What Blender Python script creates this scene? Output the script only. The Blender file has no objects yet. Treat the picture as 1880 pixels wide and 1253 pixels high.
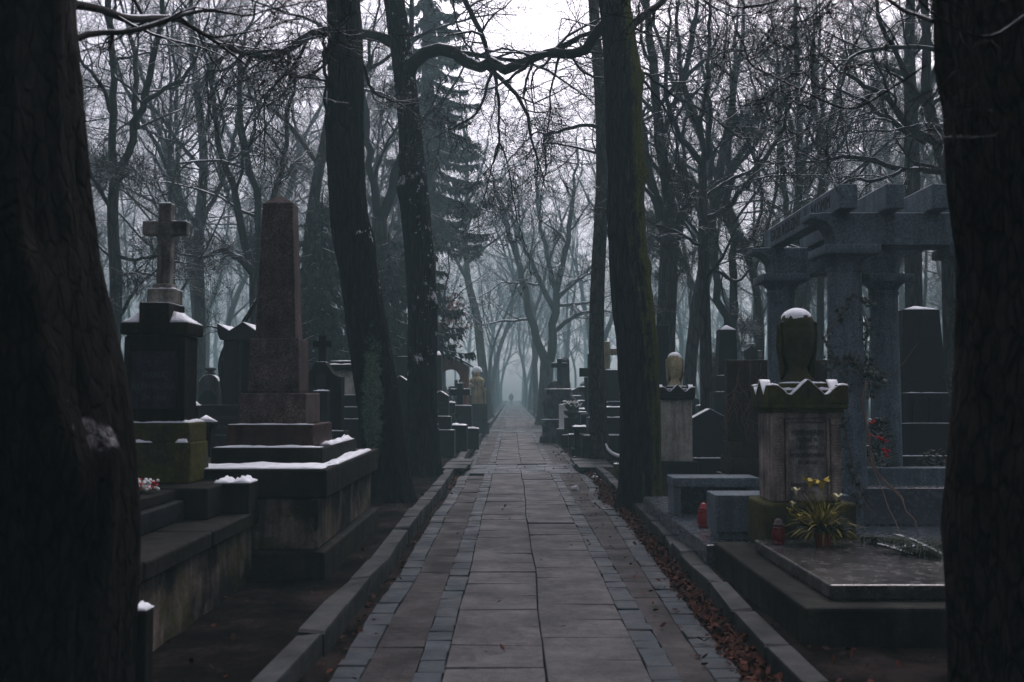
import bpy, bmesh, math, random
import numpy as np
from mathutils import Vector, Matrix, noise as mnoise

C = bpy.context.scene
COL = C.collection
F = 1828.0                       # focal length in photograph pixels (35 mm on 36 mm)
CX, CY, HZ = 940.0, 626.5, 725.0
CAM_Z = 1.5
TILT = math.atan((HZ - CY) / F)
RNG = np.random.default_rng(7)
random.seed(7)

def W(px, py, Y):
    """world point seen at photograph pixel (px, py) at distance Y along the path"""
    y = (CY - py) / F
    dy = math.cos(TILT) - y * math.sin(TILT)
    dz = math.sin(TILT) + y * math.cos(TILT)
    k = Y / dy
    return np.array([(px - CX) / F * k, Y, CAM_Z + dz * k])
def WX(px, Y): return (px - CX) / F * Y
def WZ(py, Y): return W(CX, py, Y)[2]

# ------------------------------------------------------------------ materials
def new_mat(name):
    m = bpy.data.materials.new(name); m.use_nodes = True
    nt = m.node_tree; b = nt.nodes['Principled BSDF']
    return m, nt, b
def nd(nt, t, **kw):
    n = nt.nodes.new(t)
    for k, v in kw.items():
        if k.startswith('i_'):
            n.inputs[k[2:].replace('_', ' ')].default_value = v
        else: setattr(n, k, v)
    return n
def ramp(nt, fac, stops):
    r = nt.nodes.new('ShaderNodeValToRGB'); e = r.color_ramp.elements
    while len(e) > 1: e.remove(e[-1])
    e[0].position = stops[0][0]; e[0].color = (*stops[0][1], 1)
    for p, c in stops[1:]:
        x = e.new(p); x.color = (*c, 1)
    nt.links.new(fac, r.inputs[0]); return r.outputs[0]
def g3(v): return (v, v, v)
def coords(nt, scale=(1, 1, 1), kind='Object'):
    tc = nt.nodes.new('ShaderNodeTexCoord'); mp = nt.nodes.new('ShaderNodeMapping')
    mp.inputs['Scale'].default_value = scale
    nt.links.new(tc.outputs[kind], mp.inputs[0]); return mp.outputs[0]
def noise(nt, vec, scale, detail=4, rough=.55, dist=0):
    n = nt.nodes.new('ShaderNodeTexNoise'); n.inputs['Scale'].default_value = scale
    n.inputs['Detail'].default_value = detail; n.inputs['Roughness'].default_value = rough
    n.inputs['Distortion'].default_value = dist
    nt.links.new(vec, n.inputs['Vector']); return n.outputs['Fac']
def mix(nt, fac, a, b, mode='MIX'):
    m = nt.nodes.new('ShaderNodeMix'); m.data_type = 'RGBA'; m.blend_type = mode
    for s, v in ((0, fac), (6, a), (7, b)):
        if hasattr(v, 'is_linked') or hasattr(v, 'links'): nt.links.new(v, m.inputs[s])
        elif s == 0: m.inputs[0].default_value = v
        else: m.inputs[s].default_value = (*v, 1)
    return m.outputs[2]
def mth(nt, op, a, b=None, clamp=False):
    m = nt.nodes.new('ShaderNodeMath'); m.operation = op; m.use_clamp = clamp
    for i, v in enumerate((a, b)):
        if v is None: continue
        if hasattr(v, 'links'): nt.links.new(v, m.inputs[i])
        else: m.inputs[i].default_value = v
    return m.outputs[0]
def bump(nt, h, strength, dist, b):
    n = nt.nodes.new('ShaderNodeBump'); n.inputs['Strength'].default_value = strength
    n.inputs['Distance'].default_value = dist
    nt.links.new(h, n.inputs['Height']); nt.links.new(n.outputs[0], b.inputs['Normal'])
def normal_z(nt):
    g = nt.nodes.new('ShaderNodeNewGeometry'); s = nt.nodes.new('ShaderNodeSeparateXYZ')
    nt.links.new(g.outputs['Normal'], s.inputs[0]); return s.outputs
SNOW_C = (.78, .80, .84)

def stone(name, c1, c2, scale=3.0, speck=0.0, speck_scale=260, moss=0.0, moss_c=(.085, .088, .014), stain=.5, rough=.8, frost=0.0, bump_s=.35, moss_low=None, spec=.07, hard=.18):
    m, nt, b = new_mat(name)
    v = coords(nt)
    col = ramp(nt, noise(nt, v, scale, 8, .65), [(.5 - hard, c2), (.5 + hard, c1)])
    if stain:
        vs = coords(nt, (9, 9, .8))
        st = ramp(nt, noise(nt, vs, 1.3, 6, .6), [(.38, g3(1 - stain)), (.62, g3(1))])
        col = mix(nt, 1.0, col, st, 'MULTIPLY')
        b2 = ramp(nt, noise(nt, v, 1.1, 5, .7), [(.35, g3(1 - stain * .7)), (.6, g3(1))])
        col = mix(nt, 1.0, col, b2, 'MULTIPLY')
    gr = ramp(nt, noise(nt, v, 45, 8, .8), [(.36, g3(.45)), (.5, g3(1)), (.66, g3(1.55))])
    col = mix(nt, .75, col, mix(nt, 1.0, col, gr, 'MULTIPLY'))
    if speck:
        sp = ramp(nt, noise(nt, v, speck_scale, 2, .7), [(.35, g3(1 - speck)), (.5, g3(1)), (.65, g3(1 + speck))])
        col = mix(nt, 1.0, col, sp, 'MULTIPLY')
    if moss:
        mm = ramp(nt, noise(nt, v, 2.6, 9, .7, .6), [(.62 - .35 * moss, g3(0)), (.78 - .3 * moss, g3(1))])
        mc = ramp(nt, noise(nt, v, 30, 4), [(.3, tuple(x * .35 for x in moss_c)), (.7, moss_c)])
        col = mix(nt, mm, col, mc)
    if frost:
        fz = normal_z(nt)[2]
        ff = mth(nt, 'MULTIPLY', ramp(nt, fz, [(.75, g3(0)), (.9, g3(1))]), ramp(nt, noise(nt, v, 5, 7, .7), [(.6 - .25 * frost, g3(0)), (.66 - .25 * frost, g3(1))]))
        col = mix(nt, ff, col, SNOW_C)
    nt.links.new(col, b.inputs['Base Color'])
    rr = ramp(nt, noise(nt, v, scale * 4, 4), [(.3, g3(max(.05, rough - .15))), (.7, g3(min(1, rough + .1)))])
    nt.links.new(rr, b.inputs['Roughness'])
    b.inputs['Specular IOR Level'].default_value = spec
    bump(nt, mth(nt, 'ADD', noise(nt, v, 22, 9, .7), mth(nt, 'MULTIPLY', noise(nt, v, 140, 4), .4)), bump_s, .02, b)
    return m

def bark(name, c1, c2, moss_dir=None, moss_c=(.05, .062, .012), snow=0.0, lichen=None, vs=(7, 7, 1.1), bs=.9, burl=False):
    m, nt, b = new_mat(name)
    v = coords(nt, vs)
    h = noise(nt, v, 2.2, 9, .7, .35)
    vo = nt.nodes.new('ShaderNodeTexVoronoi'); vo.feature = 'DISTANCE_TO_EDGE'; vo.inputs['Scale'].default_value = 2.6
    wv = nt.nodes.new('ShaderNodeMix'); wv.data_type = 'VECTOR'; wv.inputs[0].default_value = .12
    nn = nt.nodes.new('ShaderNodeTexNoise'); nn.inputs['Scale'].default_value = 3; nt.links.new(v, nn.inputs['Vector'])
    nt.links.new(v, wv.inputs[4]); nt.links.new(nn.outputs['Color'], wv.inputs[5]); nt.links.new(wv.outputs[1], vo.inputs['Vector'])
    cr = ramp(nt, vo.outputs['Distance'], [(0, g3(.25)), (.16, g3(1))])
    col = mix(nt, 1.0, ramp(nt, h, [(.36, c2), (.64, c1)]), cr, 'MULTIPLY')
    o = coords(nt)
    nz = normal_z(nt)
    if moss_dir:
        dt = mth(nt, 'ADD', mth(nt, 'MULTIPLY', nz[0], moss_dir[0]), mth(nt, 'MULTIPLY', nz[1], moss_dir[1]))
        mm = mth(nt, 'ADD', dt, mth(nt, 'MULTIPLY', mth(nt, 'SUBTRACT', noise(nt, coords(nt, (1, 1, .55)), 7, 10, .8), .5), 3.8))
        mm = mth(nt, 'ADD', mm, mth(nt, 'MULTIPLY', mth(nt, 'SUBTRACT', noise(nt, o, .8, 3, .5), .5), 1.2))
        mm = ramp(nt, mm, [(.32, g3(0)), (1.0, g3(1))])
        mc = ramp(nt, noise(nt, o, 45, 4), [(.3, tuple(x * .3 for x in moss_c)), (.72, moss_c)])
        col = mix(nt, mm, col, mc)
    if lichen:
        (lx, ly, lz), sz, lc = lichen
        mp = nt.nodes.new('ShaderNodeMapping'); mp.vector_type = 'TEXTURE'
        tc = nt.nodes.new('ShaderNodeTexCoord'); nt.links.new(tc.outputs['Object'], mp.inputs[0])
        mp.inputs['Location'].default_value = (lx, ly, lz); mp.inputs['Scale'].default_value = sz
        ln = nt.nodes.new('ShaderNodeVectorMath'); ln.operation = 'LENGTH'; nt.links.new(mp.outputs[0], ln.inputs[0])
        f = mth(nt, 'SUBTRACT', 1.15, mth(nt, 'ADD', ln.outputs['Value'], mth(nt, 'MULTIPLY', mth(nt, 'SUBTRACT', noise(nt, o, 9, 8, .8), .5), 2.2)))
        f = ramp(nt, f, [(.2, g3(0)), (.55, g3(1))])
        col = mix(nt, mth(nt, 'MULTIPLY', f, .92), col, ramp(nt, noise(nt, o, 50, 5, .8), [(.4, tuple(x * .15 for x in lc)), (.6, lc)]))
    if snow:
        sn = mth(nt, 'ADD', mth(nt, 'MULTIPLY', nz[2], .55), noise(nt, coords(nt, (1, 1, .8)), 9, 8, .75))
        z = nt.nodes.new('ShaderNodeSeparateXYZ'); nt.links.new(o, z.inputs[0])
        patch = noise(nt, o, 1.1, 3, .5)
        sn = mth(nt, 'ADD', sn, mth(nt, 'MULTIPLY', mth(nt, 'SUBTRACT', patch, .5), .5))
        f = ramp(nt, sn, [(.78 - .2 * snow, g3(0)), (.84 - .2 * snow, g3(1))])
        f = mth(nt, 'MULTIPLY', f, ramp(nt, z.outputs[2], [(.55, g3(0)), (.95, g3(1))]))
        col = mix(nt, f, col, SNOW_C)
    if burl:                                          # old snow caught on the bark of the swollen foot, between knee and head height
        z = nt.nodes.new('ShaderNodeSeparateXYZ'); nt.links.new(o, z.inputs[0])
        band = mth(nt, 'MULTIPLY', ramp(nt, mth(nt, 'MULTIPLY', z.outputs[2], .4), [(.38, g3(0)), (.44, g3(1)), (.72, g3(1)), (.82, g3(0))]), ramp(nt, z.outputs[0], [(.14, g3(0)), (.30, g3(1))]))
        sn = mth(nt, 'ADD', mth(nt, 'MULTIPLY', nz[2], .9), noise(nt, coords(nt, (1.3, 1.3, 2.2)), 4.5, 7, .65))
        f = mth(nt, 'MULTIPLY', ramp(nt, sn, [(.88, g3(0)), (.94, g3(1))]), mth(nt, 'MULTIPLY', band, ramp(nt, noise(nt, coords(nt, (1, 1, .6)), 26, 6, .8), [(.44, g3(0)), (.66, g3(.42))])))
        col = mix(nt, f, col, SNOW_C)
    nt.links.new(col, b.inputs['Base Color'])
    b.inputs['Roughness'].default_value = .9; b.inputs['Specular IOR Level'].default_value = .06
    hh = mth(nt, 'ADD', mth(nt, 'MULTIPLY', cr, .6), mth(nt, 'ADD', h, mth(nt, 'MULTIPLY', noise(nt, v, 14, 6, .7), .35)))
    bump(nt, hh, bs, .08, b)
    return m

def twig(name, c, snow=0.0):
    m, nt, b = new_mat(name)
    col = ramp(nt, noise(nt, coords(nt), 3, 4), [(.3, tuple(x * .6 for x in c)), (.7, c)])
    if snow:
        nz = normal_z(nt)[2]
        f = mth(nt, 'ADD', nz, mth(nt, 'MULTIPLY', mth(nt, 'SUBTRACT', noise(nt, coords(nt), 1.7, 5, .7), .5), 1.6))
        f = ramp(nt, f, [(1.02 - .35 * snow, g3(0)), (1.12 - .35 * snow, g3(1))])
        col = mix(nt, f, col, SNOW_C)
    nt.links.new(col, b.inputs['Base Color']); b.inputs['Roughness'].default_value = .8
    b.inputs['Specular IOR Level'].default_value = .08
    return m

def plain(name, c, rough=.7, var=.3, scale=20, spec=.3, bump_s=0, island=0.0):
    m, nt, b = new_mat(name)
    v = coords(nt)
    col = ramp(nt, noise(nt, v, scale, 6, .6), [(.3, tuple(x * (1 - var) for x in c)), (.7, tuple(min(1, x * (1 + var)) for x in c))])
    if island:
        g = nt.nodes.new('ShaderNodeNewGeometry')
        col = mix(nt, 1.0, col, ramp(nt, g.outputs['Random Per Island'], [(0, g3(1 - island)), (1, g3(1 + island))]), 'MULTIPLY')
    nt.links.new(col, b.inputs['Base Color']); b.inputs['Roughness'].default_value = rough
    b.inputs['Specular IOR Level'].default_value = spec
    if bump_s: bump(nt, noise(nt, v, scale * 2, 7, .7), bump_s, .02, b)
    return m

def paving(name, c, island=.25, dirt=.5, rough=.75, warm=None, sc=1.2, moss=0, bricks=False):
    m, nt, b = new_mat(name)
    v = coords(nt)
    g = nt.nodes.new('ShaderNodeNewGeometry')
    col = ramp(nt, noise(nt, v, 70, 9, .85), [(.34, tuple(x * .42 for x in c)), (.5, c), (.68, tuple(x * 1.6 for x in c))])
    col = mix(nt, 1.0, col, ramp(nt, noise(nt, v, 5.5, 8, .75, 1.2), [(.4, g3(.6)), (.56, g3(1.12))]), 'MULTIPLY')
    col = mix(nt, 1.0, col, ramp(nt, g.outputs['Random Per Island'], [(0, g3(1 - island)), (1, g3(1 + island))]), 'MULTIPLY')
    d = ramp(nt, noise(nt, v, sc, 9, .72, .4), [(.36, g3(1 - dirt)), (.6, g3(1.08))])
    col = mix(nt, 1.0, col, d, 'MULTIPLY')
    d2 = ramp(nt, noise(nt, v, 7, 9, .75), [(.33, g3(1 - dirt * .8)), (.48, g3(1))])
    col = mix(nt, 1.0, col, d2, 'MULTIPLY')
    if bricks:
        bt = nt.nodes.new('ShaderNodeTexBrick'); bt.inputs['Scale'].default_value = 1; bt.inputs['Brick Width'].default_value = .2; bt.inputs['Row Height'].default_value = .1
        bt.inputs['Mortar Size'].default_value = .006; bt.inputs['Mortar Smooth'].default_value = .6
        bt.inputs['Color1'].default_value = (1.15, 1.1, 1.1, 1); bt.inputs['Color2'].default_value = (.8, .8, .82, 1); bt.inputs['Mortar'].default_value = (.35, .35, .33, 1)
        nt.links.new(v, bt.inputs['Vector']); col = mix(nt, .8, col, mix(nt, 1.0, col, bt.outputs['Color'], 'MULTIPLY'))
    if warm:
        col = mix(nt, ramp(nt, noise(nt, v, 2.3, 6, .7), [(.5, g3(0)), (.7, g3(.6))]), col, warm)
    if moss:
        col = mix(nt, ramp(nt, noise(nt, v, 1.7, 8, .7), [(.66 - .1 * moss, g3(0)), (.78, g3(.75))]), col, (.05, .055, .012))
    nt.links.new(col, b.inputs['Base Color'])
    nt.links.new(ramp(nt, noise(nt, v, 2.1, 5), [(.35, g3(rough - .25)), (.65, g3(rough + .1))]), b.inputs['Roughness'])
    b.inputs['Specular IOR Level'].default_value = .2
    bump(nt, mth(nt, 'ADD', noise(nt, v, 60, 8, .75), mth(nt, 'MULTIPLY', noise(nt, v, 6, 5), 1.5)), .7, .016, b)
    return m

M = {}
M['bark_black'] = bark('bark_black', (.030, .026, .025), (.004, .004, .004), snow=.12)
M['bark_brown'] = bark('bark_brown', (.018, .0145, .0135), (.003, .0026, .0024), vs=(9, 9, 3.4), snow=.0, burl=True)
M['bark_furrowed'] = bark('bark_furrowed', (.055, .044, .041), (.007, .006, .0055), vs=(9, 9, 3.0))
M['bark_lichen'] = None
M['bark_snowy'] = bark('bark_snowy', (.028, .025, .025), (.004, .0035, .0035), snow=.74)
M['bark_moss'] = bark('bark_moss', (.030, .026, .026), (.004, .0035, .0035), moss_dir=(1.35, -.05), moss_c=(.125, .13, .016), snow=.05)
M['bark_ruddy'] = bark('bark_ruddy', (.062, .043, .035), (.016, .011, .010), vs=(5, 5, 1.6))
M['bark_mid'] = bark('bark_mid', (.060, .048, .045), (.022, .018, .018), snow=.1, vs=(4, 4, .8))  # lightened bark: the mist veil over trees further off is in the colour
M['bark_green'] = bark('bark_green', (.040, .036, .028), (.018, .016, .012), moss_dir=(-.6, -.5), moss_c=(.06, .065, .03), vs=(4, 4, .8))
M['twig_dark'] = twig('twig_dark', (.012, .010, .010), .75)
M['twig_fine'] = twig('twig_fine', (.016, .012, .012), .2)
M['twig_far'] = twig('twig_far', (.036, .028, .028), .35)  # raised above the near twigs, distance haze put into the colour
M['twig_red'] = twig('twig_red', (.07, .03, .025))
M['snow'] = None
def snow_mat():
    m, nt, b = new_mat('snow')
    v = coords(nt)
    nt.links.new(ramp(nt, noise(nt, v, 14, 6, .6), [(.3, (.66, .70, .75)), (.6, (.82, .84, .88))]), b.inputs['Base Color'])
    b.inputs['Roughness'].default_value = .7
    b.inputs['Subsurface Weight'].default_value = 0
    bump(nt, noise(nt, v, 60, 6, .7), .5, .01, b)
    return m
M['snow'] = snow_mat()
M['granite_blue'] = stone('granite_blue', (.165, .210, .242), (.105, .135, .158), 6, speck=.4, speck_scale=75, stain=.3, rough=.5, bump_s=.15)
M['granite_polished'] = stone('granite_polished', (.062, .076, .096), (.038, .047, .060), 6, speck=.5, speck_scale=75, stain=.1, rough=.25, bump_s=.03, spec=.5)
M['granite_slab'] = stone('granite_slab', (.105, .10, .096), (.024, .023, .023), 3.5, speck=.7, speck_scale=130, stain=.3, rough=.24, bump_s=.08, spec=.5)
M['stone_obelisk'] = stone('stone_obelisk', (.135, .105, .096), (.040, .031, .029), 4, speck=.6, speck_scale=80, stain=.3, rough=.75)
M['stone_red'] = stone('stone_red', (.078, .042, .037), (.022, .013, .012), 5, speck=.35, stain=.4, rough=.5)
M['stone_black'] = stone('stone_black', (0.014, 0.0155, 0.018), (0.007, 0.0075, 0.009), 4, speck=.2, stain=.2, rough=.55, bump_s=.1, spec=.2)
M['stone_urn'] = stone('stone_urn', (.075, .072, .045), (.014, .014, .010), 3, moss=.6, stain=.5, moss_c=(.055, .055, .012), frost=.75)
M['stone_slate'] = stone('stone_slate', (0.022, 0.0246, 0.029), (0.0106, 0.0119, 0.0141), 4, speck=.2, stain=.35, rough=.55)
M['stone_mossy'] = stone('stone_mossy', (0.06, 0.054, 0.042), (0.024, 0.0216, 0.018), 3, moss=.75, stain=.55, moss_c=(.082, .082, .020))
M['stone_dark'] = stone('stone_dark', (0.0255, 0.0248, 0.0225), (0.0049, 0.0049, 0.0045), 3, moss=.2, stain=.55, moss_c=(.03, .031, .010))
M['stone_wall'] = stone('stone_wall', (.17, .14, .12), (.016, .016, .014), 2.1, moss=.34, stain=.6, moss_c=(.055, .058, .012), hard=.07)
M['stone_panel'] = stone('stone_panel', (.060, .056, .080), (.018, .017, .024), 5, stain=.45, rough=.6)
M['stone_cross'] = stone('stone_cross', (.46, .44, .39), (.075, .072, .064), 2.6, moss=.18, stain=.6)
M['stone_pale'] = stone('stone_pale', (.74, .70, .61), (.36, .33, .28), 3, moss=.12, stain=.45)
M['stone_yellow'] = stone('stone_yellow', (.62, .54, .33), (.34, .29, .17), 3, stain=.4)
M['stone_die'] = stone('stone_die', (.60, .49, .43), (.10, .088, .092), 3.2, moss=.12, stain=.62)
M['stone_plaque'] = stone('stone_plaque', (.44, .40, .38), (.10, .10, .115), 4.5, stain=.5, rough=.6)
M['stone_grey'] = stone('stone_grey', (0.084, 0.0854, 0.084), (0.0385, 0.0392, 0.0392), 3, moss=.12, stain=.5)
M['concrete_moss'] = stone('concrete_moss', (0.036, 0.0368, 0.0304), (0.008, 0.0084, 0.0072), 2.2, moss=.22, stain=.6, hard=.1, moss_c=(.026, .029, .009))
M['engraved'] = plain('engraved', (.018, .017, .018), .9, .2)
M['engraved_grey'] = plain('engraved_grey', (.045, .047, .052), .9, .2)
M['brick'] = stone('brick', (.30, .12, .075), (.17, .07, .05), 14, stain=.3)
M['slab'] = paving('slab', (.070, .067, .070), .09, .42, .75, sc=1.3)
M['sett'] = paving('sett', (.020, .031, .042), .12, .4, .62)
M['crossing'] = paving('crossing', (.046, .064, .074), .1, .4, .65)
M['brick_paving'] = paving('brick_paving', (.034, .029, .030), .12, .6, .8, sc=2.6, moss=.5, bricks=True)
M['kerb'] = paving('kerb', (.024, .028, .031), .22, .5, .72, moss=.35)
M['dirt'] = None
M['leaf'] = plain('leaf', (.046, .015, .010), .75, .5, 9, .06, island=.8)
M['leaf_red'] = plain('leaf_red', (.15, .035, .028), .7, .3, 9, .06, island=.5)
M['leaf_tan'] = plain('leaf_tan', (.30, .17, .075), .6, .4, 9, .3, island=.4)
M['glass_red'] = plain('glass_red', (.22, .005, .009), .2, .15, 30, .35)
M['glass_dark_red'] = plain('glass_dark_red', (.11, .003, .008), .2, .2, 30, .35)
M['lantern_cap'] = plain('lantern_cap', (.035, .02, .02), .35, .2, 30, .5)
M['terracotta'] = plain('terracotta', (.22, .04, .026), .65, .2, 12)
M['foliage_yellow'] = plain('foliage_yellow', (.24, .20, .03), .55, .4, 9, .3, island=.6)
M['foliage_grey'] = plain('foliage_grey', (.22, .23, .22), .7, .3, 9, .3, island=.3)
M['foliage_dark'] = plain('foliage_dark', (.022, .034, .018), .6, .4, 9, .3, island=.5)
M['ivy'] = plain('ivy', (.018, .030, .018), .45, .4, 9, .4, island=.5)
M['needles'] = plain('needles', (.030, .046, .036), .7, .4, 4, .2, island=.5)
M['needles_dark'] = plain('needles_dark', (.018, .026, .022), .7, .4, 4, .2, island=.5)
M['petal_yellow'] = plain('petal_yellow', (.52, .40, .07), .6, .3, 20)
M['petal_cream'] = plain('petal_cream', (.68, .62, .38), .6, .2, 20)
M['petal_white'] = plain('petal_white', (.75, .76, .74), .6, .1, 20)
M['petal_red'] = plain('petal_red', (.48, .014, .022), .55, .3, 20)
M['vine'] = plain('vine', (.10, .055, .038), .8, .3, 9)
M['plastic_white'] = plain('plastic_white', (.72, .74, .76), .5, .06, 9)
M['coat'] = plain('coat', (.018, .022, .028), .9, .2, 9)
M['trousers'] = plain('trousers', (.016, .013, .014), .9, .2, 9)
M['skin'] = plain('skin', (.42, .27, .21), .6, .1, 9)
M['hair'] = plain('hair', (.40, .37, .34), .8, .2, 30)

def dirt_mat():
    m, nt, b = new_mat('dirt')
    v = coords(nt)
    col = ramp(nt, noise(nt, v, 1.4, 9, .72), [(.40, (.003, .0025, .0025)), (.5, (.011, .0085, .008)), (.63, (.042, .031, .029))])
    col = mix(nt, ramp(nt, noise(nt, v, 16, 8, .8), [(.57, g3(0)), (.66, g3(.65))]), col, (.028, .015, .012))
    col = mix(nt, ramp(nt, noise(nt, v, .7, 6, .6), [(.58, g3(0)), (.7, g3(.5))]), col, (.012, .014, .007))
    nt.links.new(col, b.inputs['Base Color']); b.inputs['Roughness'].default_value = .95
    b.inputs['Specular IOR Level'].default_value = .02
    bump(nt, mth(nt, 'ADD', noise(nt, v, 30, 9, .8), noise(nt, v, 5, 6, .6)), .9, .05, b)
    return m
M['dirt'] = dirt_mat()

# ------------------------------------------------------------------ object helpers
def link(o, parent=None, loc=None):
    COL.objects.link(o)
    if parent is not None: o.parent = parent
    if loc is not None: o.location = loc
    return o
def thing(name, label, cat, loc=(0, 0, 0), group=None, rz=0):
    o = bpy.data.objects.new(name, None); o.empty_display_size = .2
    COL.objects.link(o); o.location = [float(x) for x in loc]; o.rotation_euler = (0, 0, rz)
    o['label'] = label; o['category'] = cat
    if group: o['group'] = group
    return o
def tag(o, label=None, cat=None, group=None, kind=None):
    if label: o['label'] = label
    if cat: o['category'] = cat
    if group: o['group'] = group
    if kind: o['kind'] = kind
    return o
def np_mesh(name, verts, quads, mat, parent=None, smooth=True, tris=None, loc=None, label=None):
    me = bpy.data.meshes.new(name)
    verts = np.asarray(verts, dtype=np.float32).reshape(-1, 3)
    quads = np.asarray(quads, dtype=np.int32).reshape(-1, 4)
    tris = np.zeros((0, 3), np.int32) if tris is None else np.asarray(tris, dtype=np.int32).reshape(-1, 3)
    nq, nt_ = len(quads), len(tris)
    me.vertices.add(len(verts)); me.vertices.foreach_set('co', verts.ravel())
    me.loops.add(nq * 4 + nt_ * 3)
    me.loops.foreach_set('vertex_index', np.concatenate([quads.ravel(), tris.ravel()]))
    me.polygons.add(nq + nt_)
    me.polygons.foreach_set('loop_start', np.concatenate([np.arange(nq) * 4, nq * 4 + np.arange(nt_) * 3]).astype(np.int32))
    me.polygons.foreach_set('use_smooth', np.full(nq + nt_, smooth))
    me.update(calc_edges=True); me.validate()
    me.materials.append(mat)
    o = bpy.data.objects.new(name, me)
    if label: o['label'] = label
    return link(o, parent, loc)

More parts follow.
